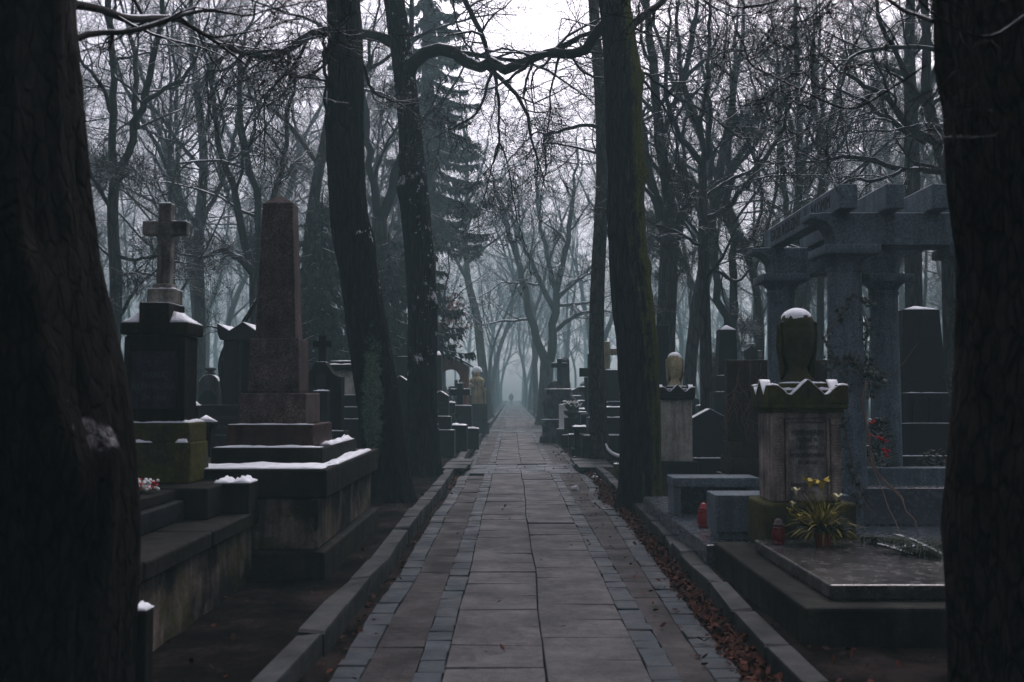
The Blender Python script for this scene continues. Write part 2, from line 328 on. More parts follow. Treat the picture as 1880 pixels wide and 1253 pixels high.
class MB:
    """collects shapes in one bmesh, in local coordinates"""
    def __init__(s): s.bm = bmesh.new()
    def _bevel(s, faces, bev, seg=2):
        if bev <= 0: return
        ed = list({e for f in faces for e in f.edges})
        bmesh.ops.bevel(s.bm, geom=ed, offset=bev, segments=seg, affect='EDGES', profile=.5)
    def box(s, x0, x1, y0, y1, z0, z1, bev=.008, tx=0, ty=0, seg=2):
        """tx, ty: inset of the top on each side (taper)"""
        v = [s.bm.verts.new(p) for p in ((x0, y0, z0), (x1, y0, z0), (x1, y1, z0), (x0, y1, z0), (x0 + tx, y0 + ty, z1), (x1 - tx, y0 + ty, z1), (x1 - tx, y1 - ty, z1), (x0 + tx, y1 - ty, z1))]
        fs = [s.bm.faces.new([v[i] for i in q]) for q in ((3, 2, 1, 0), (4, 5, 6, 7), (0, 1, 5, 4), (1, 2, 6, 5), (2, 3, 7, 6), (3, 0, 4, 7))]
        s._bevel(fs, bev, seg); return s
    def pyramid(s, x0, x1, y0, y1, z0, z1):
        v = [s.bm.verts.new(p) for p in ((x0, y0, z0), (x1, y0, z0), (x1, y1, z0), (x0, y1, z0), ((x0 + x1) / 2, (y0 + y1) / 2, z1))]
        for q in ((3, 2, 1, 0), (0, 1, 4), (1, 2, 4), (2, 3, 4), (3, 0, 4)): s.bm.faces.new([v[i] for i in q])
        return s
    def prism(s, pts, y0, y1, bev=.004, axis='y', off=0):
        """outline pts (a, z) extruded along y (a = x) or along x (a = y)"""
        mk = (lambda a, z, y: (a, y, z)) if axis == 'y' else (lambda a, z, y: (y, a, z))
        A = [s.bm.verts.new(mk(a, z, y0)) for a, z in pts]; B = [s.bm.verts.new(mk(a, z, y1)) for a, z in pts]
        n = len(pts); fs = [s.bm.faces.new(A), s.bm.faces.new(B[::-1])]
        for i in range(n): fs.append(s.bm.faces.new((A[i], B[i], B[(i + 1) % n], A[(i + 1) % n])))
        bmesh.ops.recalc_face_normals(s.bm, faces=fs)
        if bev: s._bevel(fs, bev, 1)
        return s
    def lathe(s, prof, n=24, c=(0, 0, 0), sq=(1, 1)):
        rings = []
        for r, z in prof:
            if r < 1e-5: rings.append([s.bm.verts.new((c[0], c[1], c[2] + z))]); continue
            rings.append([s.bm.verts.new((c[0] + sq[0] * r * math.cos(2 * math.pi * i / n), c[1] + sq[1] * r * math.sin(2 * math.pi * i / n), c[2] + z)) for i in range(n)])
        for a, b in zip(rings, rings[1:]):
            for i in range(n):
                j = (i + 1) % n
                if len(a) == 1 and len(b) == 1: continue
                if len(a) == 1: s.bm.faces.new((a[0], b[j], b[i]))
                elif len(b) == 1: s.bm.faces.new((a[i], a[j], b[0]))
                else: s.bm.faces.new((a[i], a[j], b[j], b[i]))
        if len(rings[0]) > 1: s.bm.faces.new(rings[0][::-1])
        if len(rings[-1]) > 1: s.bm.faces.new(rings[-1])
        return s
    def tube(s, pts, rad, k=6):
        pts = [Vector(p) for p in pts]; n = len(pts)
        if hasattr(rad, '__len__'): rad = [float(x) for x in rad]
        if not hasattr(rad, '__len__'): rad = [rad] * n
        rings = []; ref = None
        for i, p in enumerate(pts):
            t = (pts[min(i + 1, n - 1)] - pts[max(i - 1, 0)]).normalized()
            if ref is None: ref = Vector((0, 0, 1)) if abs(t.z) < .8 else Vector((1, 0, 0))
            u = t.cross(ref).normalized(); w = t.cross(u)
            rings.append([s.bm.verts.new(p + rad[i] * (math.cos(2 * math.pi * a / k) * u + math.sin(2 * math.pi * a / k) * w)) for a in range(k)])
        for a, b in zip(rings, rings[1:]):
            for i in range(k): s.bm.faces.new((a[i], a[(i + 1) % k], b[(i + 1) % k], b[i]))
        s.bm.faces.new(rings[0][::-1]); s.bm.faces.new(rings[-1]); return s
    def blob(s, c, r, seed=0, amp=.25, sub=2, fq=1.5):
        g = bmesh.ops.create_icosphere(s.bm, subdivisions=sub, radius=1)
        for v in g['verts']:
            d = v.co.normalized(); k = 1 + amp * mnoise.noise(d * fq + Vector((seed * 7.3, seed * 3.1, 0)))
            v.co = Vector((c[0] + d.x * r[0] * k, c[1] + d.y * r[1] * k, c[2] + d.z * r[2] * k))
        return s
    def quad(s, *p):
        s.bm.faces.new([s.bm.verts.new(q) for q in p]); return s
    def snow(s, c00, c10, c11, c01, th=.03, seed=0, nx=12, ny=8, rag=.25):
        """a lumpy sheet of lying snow on the quad c00-c10-c11-c01, with real thickness"""
        c = [Vector(x) for x in (c00, c10, c11, c01)]
        nrm = (c[1] - c[0]).cross(c[3] - c[0]).normalized()
        if nrm.z < 0: nrm = -nrm
        top, bot = [], []
        for j in range(ny + 1):
            for i in range(nx + 1):
                u, v = i / nx, j / ny
                e = min(u, 1 - u, v, 1 - v)
                nz = mnoise.noise(Vector((u * 5 + seed * 3.7, v * 4 + seed * 1.3, seed)))
                if e == 0:
                    k = rag * .06 * (1 + nz)
                    u += (-k if u == 1 else k if u == 0 else 0); v += (-k if v == 1 else k if v == 0 else 0)
                p = c[0] * (1 - u) * (1 - v) + c[1] * u * (1 - v) + c[2] * u * v + c[3] * (1 - u) * v
                h = th * .52 * (min(1, .3 + e * 5)) * max(.1, 1 + 1.25 * nz + .5 * mnoise.noise(Vector((u * 13 + seed, v * 9, seed))))
                top.append(s.bm.verts.new(p + nrm * max(.004, h))); bot.append(s.bm.verts.new(p + nrm * .001) if e == 0 else None)
        ix = lambda i, j: j * (nx + 1) + i
        for j in range(ny):
            for i in range(nx):
                s.bm.faces.new([top[ix(*q)] for q in ((i, j), (i + 1, j), (i + 1, j + 1), (i, j + 1))])
        ring = [ix(i, 0) for i in range(nx)] + [ix(nx, j) for j in range(ny)] + [ix(i, ny) for i in range(nx, 0, -1)] + [ix(0, j) for j in range(ny, 0, -1)]
        for a, b in zip(ring, ring[1:] + ring[:1]):
            s.bm.faces.new((bot[a], bot[b], top[b], top[a]))
        return s
    def wobble(s, amp=.004, fq=3.0, seed=0):
        for v in s.bm.verts:
            v.co += Vector(mnoise.noise_vector(v.co * fq + Vector((seed, seed * 2.1, 0)))) * amp
        return s
    def build(s, name, mat, parent=None, smooth=False, loc=None, label=None):
        if name == 'snow' and parent is not None:     # every separate sheet of snow is a part of its own
            left = set(s.bm.verts); isl = []
            while left:
                st = [left.pop()]; g = [st[0]]
                while st:
                    for e in st.pop().link_edges:
                        for v in e.verts:
                            if v in left: left.discard(v); st.append(v); g.append(v)
                isl.append(g)
            if len(isl) > 1:
                for g in isl:
                    b = MB(); ix = {v: b.bm.verts.new(v.co) for v in g}
                    for f in {f for v in g for f in v.link_faces}: b.bm.faces.new([ix[v] for v in f.verts])
                    o = b.build(name, mat, parent, smooth, loc)
                s.bm.free(); return o
        me = bpy.data.meshes.new(name); s.bm.normal_update(); s.bm.to_mesh(me); s.bm.free()
        me.materials.append(mat)
        if smooth is True: me.polygons.foreach_set('use_smooth', [True] * len(me.polygons))
        elif smooth:
            me.polygons.foreach_set('use_smooth', [True] * len(me.polygons))
            me.set_sharp_from_angle(angle=math.radians(smooth))
        o = bpy.data.objects.new(name, me)
        if label: o['label'] = label
        return link(o, parent, loc)

def text_obj(name, body, size, mat, parent, loc, rot, depth=.003, align='CENTER', sx=1.0, space=1.0):
    cu = bpy.data.curves.new(name, 'FONT'); cu.body = body; cu.size = size; cu.extrude = depth
    cu.align_x = align; cu.align_y = 'CENTER'; cu.resolution_u = 2; cu.space_character = space
    tmp = bpy.data.objects.new('tmp', cu); COL.objects.link(tmp)
    dg = bpy.context.evaluated_depsgraph_get()
    me = bpy.data.meshes.new_from_object(tmp.evaluated_get(dg)); me.name = name
    bpy.data.objects.remove(tmp); me.materials.clear(); me.materials.append(mat)
    o = bpy.data.objects.new(name, me); link(o, parent, loc); o.rotation_euler = rot; o.scale = (sx, 1, 1)
    return o
# ------------------------------------------------------------------ trees
def nrm(a): return a / np.maximum(np.linalg.norm(a, axis=-1, keepdims=True), 1e-9)
def tubes(P, R, k):
    """P (B,n,3), R (B,n) -> verts, quads of B tapering tubes"""
    B, n, _ = P.shape
    T = nrm(np.gradient(P, axis=1)); mt = nrm(T.mean(axis=1))
    ref = np.zeros((B, 3)); ref[np.arange(B), np.abs(mt).argmin(axis=1)] = 1
    U = nrm(np.cross(T, ref[:, None, :])); V = np.cross(T, U)
    a = np.arange(k) * 2 * math.pi / k
    ver = P[:, :, None, :] + R[:, :, None, None] * (np.cos(a)[None, None, :, None] * U[:, :, None, :] + np.sin(a)[None, None, :, None] * V[:, :, None, :])
    base = (np.arange(B)[:, None, None] * n + np.arange(n - 1)[None, :, None]) * k
    i = np.arange(k)[None, None, :]; j = (i + 1) % k
    q = np.stack([base + i, base + k + i, base + k + j, base + j], axis=-1)
    return ver.reshape(-1, 3), q.reshape(-1, 4)
class Bag:
    def __init__(s): s.v = []; s.q = []; s.n = 0
    def add(s, P, R, k):
        v, q = tubes(P, R, k); s.v.append(v); s.q.append(q + s.n); s.n += len(v)
    def build(s, name, mat, parent=None):
        return np_mesh(name, np.concatenate(s.v), np.concatenate(s.q), mat, parent)
def resample(pts, n, rng=None, jit=0):
    """catmull-rom through points (m,d) -> (n,d)"""
    p = np.asarray(pts, float); m = len(p)
    d = np.concatenate([[0], np.cumsum(np.linalg.norm(np.diff(p[:, :3], axis=0), axis=1))])
    t = np.linspace(0, d[-1], n); out = np.zeros((n, p.shape[1]))
    for a, x in enumerate(t):
        i = min(max(int(np.searchsorted(d, x, 'right')) - 1, 0), m - 2)
        u = (x - d[i]) / max(d[i + 1] - d[i], 1e-9)
        p0, p1, p2, p3 = p[max(i - 1, 0)], p[i], p[i + 1], p[min(i + 2, m - 1)]
        out[a] = .5 * (2 * p1 + (p2 - p0) * u + (2 * p0 - 5 * p1 + 4 * p2 - p3) * u * u + (3 * p1 - p0 - 3 * p2 + p3) * u ** 3)
    return out
def children(P, R, c, t0, t1, ang, ratio, n, rng, sig=.22, up=0.0, rk=.6, rmax=9, rmin=.0028, lmin=.25, tipb=.6, maxlen=99):
    B, m, _ = P.shape
    L = np.linalg.norm(np.diff(P, axis=1), axis=2).sum(axis=1)
    t = t0 + (t1 - t0) * (np.arange(c)[None, :] + rng.random((B, c))) / c
    f = np.clip(t * (m - 1), 0, m - 1.001); i = f.astype(int); w = (f - i)[..., None]
    b = np.arange(B)[:, None]
    pos = P[b, i] * (1 - w) + P[b, i + 1] * w
    tan = nrm(P[b, i + 1] - P[b, i])
    rad = R[b, i] * (1 - w[..., 0]) + R[b, i + 1] * w[..., 0]
    rv = rng.normal(size=pos.shape); perp = nrm(rv - (rv * tan).sum(-1, keepdims=True) * tan)
    a = rng.uniform(*ang, size=(B, c))[..., None]
    d = np.cos(a) * tan + np.sin(a) * perp
    ln = np.clip(L[:, None] * rng.uniform(*ratio, size=(B, c)) * (1.15 - tipb * t), lmin, maxlen)
    N = B * c; d = d.reshape(N, 3); pos = pos.reshape(N, 3); ln = ln.ravel(); rad = rad.ravel()
    out = np.zeros((N, n, 3)); out[:, 0] = pos
    st = (ln / (n - 1))[:, None]
    for j in range(1, n):
        out[:, j] = out[:, j - 1] + d * st
        d = nrm(d + rng.normal(size=d.shape) * sig + np.array([0, 0, up])[None])
    r0 = np.clip(np.minimum(rad * rk, ln * .022 + .004), rmin, rmax)
    s = np.linspace(0, 1, n)[None]
    return out, np.maximum(r0[:, None] * (1 - .8 * s), rmin * (1 - .35 * s))

def trunk_mesh(pts, sides=26, rings=60, ridge=.05, lump=.06, flare=.35, flare_h=.7, seed=0, knobs=()):
    """pts: (x,y,z,r) control points from the foot up; a gnarled bark-ridged stem"""
    S = resample(pts, rings); z0 = S[0, 2]
    P = S[:, :3]; R = S[:, 3].copy()
    T = nrm(np.gradient(P, axis=0))
    ver = []
    for i in range(rings):
        u = nrm(np.cross(T[i], np.array([0, 1., 0]))[None])[0]; w = np.cross(T[i], u)
        h = P[i, 2] - z0
        for a in range(sides):
            th = 2 * math.pi * a / sides
            d = math.cos(th) * u + math.sin(th) * w
            q = P[i] + d * R[i]
            wv = .5 * mnoise.noise(Vector((q[0] * 2, q[1] * 2, q[2] * 1.5 + seed)))
            k = 1 + ridge * .9 * mnoise.noise(Vector((d[0] * 4 + seed, d[1] * 4, P[i, 2] * .5))) \
                + ridge * 1.1 * (.35 - abs(mnoise.noise(Vector((d[0] * 9 + seed + wv, d[1] * 9 + wv, P[i, 2] * 1.1 + 4))))) \
                + ridge * .6 * (.3 - abs(mnoise.noise(Vector((d[0] * 21 + seed - wv, d[1] * 21 + wv, P[i, 2] * 3.2 + 9))))) \
                + lump * mnoise.noise(Vector((q[0] * 1.6 + seed, q[1] * 1.6, q[2] * 1.1)))
            k += flare * math.exp(-h / flare_h * 2.2) * (1 + .55 * math.sin(th * 5 + seed) + .3 * math.sin(th * 3 + 2 * seed))
            kp = np.zeros(3)
            for (kx, ky, kz, kr, ka) in knobs:
                dd = np.linalg.norm(q - np.array([kx, ky, kz]))
                kp += d * ka * math.exp(-(dd / kr) ** 2)
            ver.append(P[i] + d * R[i] * k + kp)
    i = np.arange(rings - 1)[:, None] * sides; a = np.arange(sides)[None]; b = (a + 1) % sides
    q = np.stack([i + a, i + b, i + sides + b, i + sides + a], -1).reshape(-1, 4)
    return np.array(ver), q

def twigs_on(bag_big, bag_fine, P, R, rng, c1=6, c2=5, c3=0, n1=7, n2=6, droop=-.02, r1=(.35, .7), t0=.2, sig=.25, k1=4, rmin=.0028):
    P1, R1 = children(P, R, c1, t0, 1, (.5, 1.25), r1, n1, rng, sig, droop, .5, rmin=rmin * 1.5)
    bag_big.add(P1, R1, k1)
    P2, R2 = children(P1, R1, c2, .15, 1, (.45, 1.2), (.35, .75), n2, rng, sig + .05, droop, .6, rmin=rmin * 1.2)
    bag_fine.add(P2, R2, 3)
    if c3:
        P3, R3 = children(P2, R2, c3, .2, 1, (.4, 1.1), (.35, .75), 4, rng, sig + .05, droop, .7, rmin=rmin)
        bag_fine.add(P3, R3, 3)

def run_on(s, rng, k=55):
    """lets a limb run on past its last point and taper out"""
    p = np.array(s[-1]); d = nrm((p[:3] - np.array(s[-2])[:3])[None])[0]; L = min(4.5, p[3] * k + .25); out = list(s)
    for i in range(6):
        d = nrm((d + rng.normal(size=3) * .16 + np.array([0, 0, .02]))[None])[0]
        p = np.array([*(p[:3] + d * L / 6), max(p[3] * .72, .004)]); out.append(tuple(p))
    return out
def px_poly(pts, Y, dY=0, curve=1.0):
    """photograph polyline (x, y, halfwidth) -> world (x,y,z,r); depth drifts by dY along it"""
    out = []
    m = len(pts)
    for i, (x, y, w) in enumerate(pts):
        yy = Y + dY * (i / max(m - 1, 1)) ** curve
        p = W(x, y, yy); out.append((*p, w / F * yy))
    return out

def fork_tree(name, label, cat, Y, foot, stem, limbs=(), bark_m='bark_mid', twig_m='twig_dark', fine_m='twig_fine', seed=1, extend=5.0, group=None,
              c1=7, c2=6, c3=3, sides=16, rings=40, ridge=.05, flare=.35, knobs=(), auto=8, auto_t=(.45, 1), auto_len=(.30, .5), rmin=.0035, lichen=None, stem_dy=0, auto_up=.03):
    """one tree as a thing > trunk, crown, twigs; stem and limbs are polylines"""
    rng = np.random.default_rng(seed)
    st = px_poly(stem, Y, stem_dy)
    x0 = st[0][0]
    base = np.array([st[0][0], st[0][1], foot])
    if st[0][2] > foot + .05: st = [(st[0][0], st[0][1], foot - .1, st[0][3] * 1.05)] + st
    else: st[0] = (st[0][0], st[0][1], foot - .1, st[0][3])
    if extend:                                    # the stem goes on above the frame
        p = np.array(st[-1]); d = nrm((np.array(st[-1]) - np.array(st[-2]))[None, :3])[0]
        for i in range(4):
            d = nrm((d + rng.normal(size=3) * .12 + np.array([0, 0, .1]))[None])[0]
            q = p[:3] + d * extend / 4; p = np.array([*q, p[3] * .78]); st.append(tuple(p))
    st = [(a - base[0], b - base[1], c, r) for a, b, c, r in st]
    root = thing(name, label, cat, (base[0], base[1], 0), group)
    v, q = trunk_mesh(st, sides, rings, ridge, .05, flare, .7, seed, knobs)
    m = M[bark_m]
    np_mesh('trunk', v, q, m, root)
    big, fine = Bag(), Bag()
    lp = []
    for L in limbs:
        pts, dY = L[0], L[1]
        w = px_poly(pts, Y + (L[2] if len(L) > 2 else 0), dY)
        w = [(a - base[0], b - base[1], c, r) for a, b, c, r in w]
        s = resample(run_on(w, rng), 22); s[1:-1, :3] += rng.normal(size=(20, 3)) * .004 * np.linalg.norm(s[-1, :3] - s[0, :3])
        lp.append(s)
    if lp:
        P = np.stack([s[:, :3] for s in lp]); R = np.stack([np.maximum(s[:, 3], .006) for s in lp])
        big.add(P, R, 9)
        twigs_on(big, fine, P, R, rng, c1, c2, c3, droop=-.03, t0=.12, r1=(.22, .5), rmin=rmin)
    if auto:
        S = resample(st, 14)
        P, R = children(S[None, :, :3], S[None, :, 3], auto, auto_t[0], auto_t[1], (.5, 1.1), auto_len, 12, rng, .16, auto_up, .55)
        big.add(P, R, 7)
        P1, R1 = children(P, R, 6, .2, 1, (.4, 1.1), (.35, .65), 9, rng, .2, .01, .6)
        big.add(P1, R1, 5)
        twigs_on(big, fine, P1, R1, rng, max(4, c1 - 2), max(3, c2 - 2), c3, droop=-.02, rmin=rmin)
    big.build('crown', M[twig_m], root)
    if fine.n: fine.build('twig_sprays', M[fine_m], root)
    return root

# -- prototypes of the wood behind: unit trees copied many times with shared meshes
def proto_tree(seed, H, r, forks, lean, first, bark_m='bark_mid', twig_m='twig_far', limb_n=9):
    rng = np.random.default_rng(seed)
    n = 12; d = nrm(np.array([[lean, rng.normal() * .05, 1.0]]))[0]; p = np.zeros(3); pts = [(0, 0, -.15, r)]
    for i in range(n - 1):
        p = p + d * H / (n - 1); d = nrm((d + rng.normal(size=3) * np.array([.09, .09, .02]) + np.array([0, 0, .06]))[None])[0]
        pts.append((*p, r * (1 - .8 * (i + 1) / (n - 1)) + .01))
    stem_end = n if not forks else int(n * first) + 2
    v, q = trunk_mesh(pts[:stem_end], 12, 26, .06, .06, .4, .8, seed)
    big, fine = Bag(), Bag()
    S = resample(pts[:stem_end], 12)
    par_P, par_R = [S[:, :3]], [S[:, 3]]
    if forks:
        tp = S[-1]
        for f in range(forks):
            a = 2 * math.pi * (f + rng.random() * .4) / forks + seed
            dd = nrm(np.array([[math.cos(a) * .42, math.sin(a) * .42, 1.0]]))[0]; p = tp[:3] - dd * .1
            P = [p]; nn = 12
            for i in range(nn - 1):
                p = p + dd * (H * (1 - first)) / nn * rng.uniform(.8, 1.1); dd = nrm((dd + rng.normal(size=3) * .12 + np.array([0, 0, .07]))[None])[0]; P.append(p)
            P = np.array(P); R = tp[3] * .78 * (1 - .85 * np.linspace(0, 1, nn)) + .01
            par_P.append(P); par_R.append(R)
        big.add(np.stack(par_P[1:]), np.stack(par_R[1:]), 9)
    for P, R, c, t0 in [(par_P[0], par_R[0], 3 if forks else limb_n + 3, .55 if forks else first)] + [(a, b, limb_n - 2, .15) for a, b in zip(par_P[1:], par_R[1:])]:
        P1, R1 = children(P[None], R[None], c, t0, 1, (.45, 1.15), (.28, .5) if not forks else (.35, .6), 11, rng, .17, .04, .55, tipb=.45)
        big.add(P1, R1, 6)
        P2, R2 = children(P1, R1, 6, .2, 1, (.4, 1.1), (.35, .7), 8, rng, .22, .0, .6)
        big.add(P2, R2, 4)
        P3, R3 = children(P2, R2, 7, .15, 1, (.4, 1.1), (.35, .7), 6, rng, .26, -.02, .6, rmin=.005)
        fine.add(P3, R3, 3)
        P4, R4 = children(P3, R3, 6, .15, 1, (.4, 1.2), (.35, .75), 4, rng, .28, -.03, .7, rmin=.0042)
        fine.add(P4, R4, 3)
    root = bpy.data.objects.new('bare_tree', None); COL.objects.link(root)
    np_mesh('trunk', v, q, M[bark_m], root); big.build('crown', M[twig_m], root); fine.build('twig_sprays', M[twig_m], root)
    return root
def dup(root, loc, rz, sc, label, group, cat='tree', first=False):
    if first: r = root
    else:
        r = root.copy(); COL.objects.link(r)
        for ch in root.children:
            c = ch.copy(); COL.objects.link(c); c.parent = r
    r.location = loc; r.rotation_euler = (0, 0, rz); r.scale = (sc, sc, sc)
    r['label'] = label; r['category'] = cat
    if group: r['group'] = group
    return r

def spruce(name, label, loc, H, rad, z_low, mat, seed, n_br=110, dens=46, group=None, face=None):
    """conifer with drooping branches hung with curtains of needle sprays"""
    rng = np.random.default_rng(seed)
    root = thing(name, label, 'tree', loc, group)
    v, q = trunk_mesh([(0, 0, -.1, H * .017), (.03, 0, H * .3, H * .013), (0, .02, H * .7, H * .007), (0, 0, H, .015)], 12, 30, .05, .03, .3, .6, seed)
    np_mesh('trunk', v, q, M['bark_mid'], root)
    bag = Bag(); tri = []
    for i in range(n_br):
        z = z_low + (H * .98 - z_low) * (i / n_br) ** 1.15
        L = rad * (1 - (z - z_low) / (H - z_low)) ** .8 * rng.uniform(.75, 1.15) + .15
        a = i * 2.399 + rng.normal() * .25
        if face is not None and i % 3 == 0: a = face + rng.normal() * .5
        n = 9; s = np.linspace(0, 1, n)
        dr = -.55 * L * s ** 1.3 + .34 * L * s ** 3
        P = np.stack([math.cos(a) * L * s, math.sin(a) * L * s, z + dr], 1)
        bag.add(P[None], (.022 * (1 - s) + .004)[None] * (L ** .5), 4)
        m = int(dens * L)
        t = rng.random(m) ** .8; f = t * (n - 1.01); ii = f.astype(int); w = (f - ii)[:, None]
        p = P[ii] * (1 - w) + P[ii + 1] * w
        side = np.array([-math.sin(a), math.cos(a), 0]) * rng.normal(size=(m, 1)) * .16 * L ** .6 * (1.1 - t[:, None])
        hl = rng.uniform(.12, .42, m) * (1.1 - .6 * t) * L ** .35
        base = p + side * .6
        tip = base + side * .5 + np.stack([math.cos(a) * .10 * np.ones(m), math.sin(a) * .10 * np.ones(m), -hl], 1) + rng.normal(size=(m, 3)) * .03
        for k in range(2):
            wv = rng.normal(size=(m, 3)); wv[:, 2] *= .2; wv = nrm(wv) * rng.uniform(.022, .05, m)[:, None]
            mid = (base + tip) / 2 + wv * .4
            tri.append(np.stack([base - wv, base + wv, tip], 1)); tri.append(np.stack([mid - wv, mid + wv * 1.3, tip + rng.normal(size=(m, 3)) * .05], 1))
    bag.build('branches', M['twig_far'], root)
    T = np.concatenate(tri).reshape(-1, 3)
    np_mesh('foliage', T, np.zeros((0, 4)), mat, root, smooth=False, tris=np.arange(len(T)).reshape(-1, 3))
    return root
# ------------------------------------------------------------------ ground and path
def sm(a, b, x):
    t = min(1, max(0, (x - a) / (b - a))); return t * t * (3 - 2 * t)
def edge(name, Y):
    b1 = 1.06 + .19 * sm(4, 17, Y)
    root = -.13 * math.exp(-((Y - 14.6) / 1.1) ** 2)
    w = .012 * math.sin(Y * .9) + .008 * math.sin(Y * 2.3 + 1)
    kl = -.05 * sm(8, 4, Y)
    return {'kl0': -1.23 + w + kl, 'kl1': -1.07 + w + kl, 'sl0': -.965 + w, 'sl1': -.80 + w, 'bl1': -.525, 'il1': -.365 + w * .5, 'c': .185 + w * .8, 'r0': .735 + w * .5,
            'ir1': .895, 'br1': b1 + root, 'sr1': b1 + .17 + root * 1.05, 'kr0': b1 + .33 - .2 * root * 0 + .02, 'kr1': b1 + .48}[name]
def ground():
    xs = sorted(set([-250, -120, -70, -40, -25, -16, -11, -8, -6, -5, -4, -3.4, -2.9, -2.5, -2.2, -1.9, -1.65, -1.45, -1.3, -1.18, -1.08, -.9, -.5, 0, .3, .6, 1.0, 1.2, 1.42, 1.6, 1.72, 1.9, 2.2, 2.6, 3, 3.5, 4, 5, 6, 8, 11, 16, 25, 40, 70, 120, 250]))
    ys = [-30, -12, -6, -2, 0] + [1 + .3 * i for i in range(90)] + [28 + i for i in range(40)] + [70, 80, 95, 115, 140, 170, 205, 255]
    V = []
    for y in ys:
        for x in xs:
            inside = -1.12 < x < edge('kr0', y) + .06
            z = -.05 if inside else .085 + .025 * mnoise.noise(Vector((x * .9, y * .9, 0))) + .02 * mnoise.noise(Vector((x * 3, y * 3, 5)))
            if x < -1.3 or x > 1.75: z += .012 * mnoise.noise(Vector((x * 7, y * 7, 2)))
            V.append((x, y, z))
    n = len(xs); Q = [(j * n + i, j * n + i + 1, (j + 1) * n + i + 1, (j + 1) * n + i) for j in range(len(ys) - 1) for i in range(n - 1)]
    o = np_mesh('ground', V, Q, M['dirt']); tag(o, kind='structure')
ground()

class Pav:
    """collects slightly domed stones on the ground plane"""
    def __init__(s): s.v = []; s.q = []
    def stone(s, a, b, c, d, z0, z1, ch=.012, tilt=0, rng=random):
        n = len(s.v); cx = sum(p[0] for p in (a, b, c, d)) / 4; cy = sum(p[1] for p in (a, b, c, d)) / 4
        tz = [rng.uniform(-tilt, tilt) for _ in range(4)]
        P = (a, b, c, d)
        L = [max(.05, math.hypot(P[i][0] - cx, P[i][1] - cy)) for i in range(4)]
        s.v += [(p[0], p[1], z0) for p in P]
        s.v += [(p[0], p[1], z1 - ch * .8 + t) for p, t in zip(P, tz)]
        s.v += [(p[0] + (cx - p[0]) * ch / l, p[1] + (cy - p[1]) * ch / l, z1 + t) for p, t, l in zip(P, tz, L)]
        for k in (0, 4):
            for i in range(4): s.q.append((n + k + i, n + k + (i + 1) % 4, n + k + 4 + (i + 1) % 4, n + k + 4 + i))
        s.q.append((n + 8, n + 9, n + 10, n + 11))
    def build(s, name, mat):
        o = np_mesh(name, s.v, s.q, mat, smooth=False); return tag(o, kind='structure')
rr = random.Random(3)
YEND = 200.0
cross_bands = [(19.0, 21.5), (40.0, 42.6), (66.0, 69.0), (100, 104)]
def in_band(y0, y1): return any(a < (y0 + y1) / 2 < b for a, b in cross_bands)
pv = Pav()
for lo, hi in (('il1', 'c'), ('c', 'r0')):
    y = 1.0 + rr.random() * .3
    while y < YEND:
        L = rr.uniform(.47, .53); g = .003 if y < 60 else .006
        if not in_band(y, y + L):
            j = lambda: rr.uniform(-.008, .008)
            z = .012 + rr.uniform(-.004, .004)
            pv.stone((edge(lo, y) + .004 + j() * .5, y + g + j()), (edge(hi, y) - .004 + j() * .5, y + g + j()), (edge(hi, y + L) - .004, y + L - g + j()), (edge(lo, y + L) + .004, y + L - g + j()), -.05, z, .006, .006, rr)
        y += L
pv.build('path', M['slab'])
st = Pav()
for lo, hi, wz in (('sl0', 'sl1', .0), ('bl1', 'il1', .004), ('r0', 'ir1', .004), ('br1', 'sr1', .0)):
    y = 1.0
    while y < YEND:
        L = rr.uniform(.16, .34) if y < 60 else rr.uniform(.5, .8)
        if not in_band(y, y + L):
            z = wz + rr.uniform(-.005, .005); j = lambda: rr.uniform(-.008, .008)
            st.stone((edge(lo, y) + .003 + j(), y + .003), (edge(hi, y) - .003 + j(), y + .003 + j()), (edge(hi, y + L) - .003 + j(), y + L - .003), (edge(lo, y + L) + .003 + j(), y + L - .003 + j()), -.06, z, .007, .004, rr)
        y += L
cb = Pav()
for a, b in cross_bands:                             # bands of setts laid across the path
    y = a
    while y < b - .1:
        D = .6 if b - a < 3 else .9; x = edge('sl0', y)
        while x < edge('sr1', y) - .05:
            L = rr.uniform(.4, .7)
            cb.stone((x + .003, y + .004), (min(x + L, 1.5) - .003, y + .004), (min(x + L, 1.5) - .003, y + D - .004), (x + .003, y + D - .004), -.06, 0.008 + rr.uniform(-.004, .004), .007, .004, rr)
            x += L
        y += D
st.build('path_setts', M['sett']); cb.build('path_crossing', M['crossing'])
bp = Pav()                                            # bands of small brick-like paving between the setts
for lo, hi in (('sl1', 'bl1'), ('ir1', 'br1')):
    y = 1.0
    while y < YEND:
        L = rr.uniform(.5, 1.1)
        if not in_band(y, y + L):
            z = -.004 + rr.uniform(-.004, .004)
            bp.stone((edge(lo, y), y), (edge(hi, y), y), (edge(hi, y + L), y + L - .003), (edge(lo, y + L), y + L - .003), -.06, z, .006, .003, rr)
        y += L
bp.build('path_border', M['brick_paving'])
kb = Pav()
for lo, hi, s in (('kl0', 'kl1', 1), ('kr0', 'kr1', 2)):
    y = 1.2
    while y < YEND:
        L = rr.uniform(.75, 1.15) if s == 1 else rr.uniform(.5, .9)
        z = .118 + rr.uniform(-.012, .012); j = lambda: rr.uniform(-.012, .012)
        if s == 2: z -= .03 * math.exp(-((y - 14.5) / 1.5) ** 2)
        if not (s == 2 and 13.6 < y < 14.9):
            kb.stone((edge(lo, y) + j(), y + .004), (edge(hi, y) + j(), y + .004), (edge(hi, y + L) + j(), y + L - .005), (edge(lo, y + L) + j(), y + L - .005), -.08, z, .02, .012, rr)
        y += L
kb.build('kerb', M['kerb'])

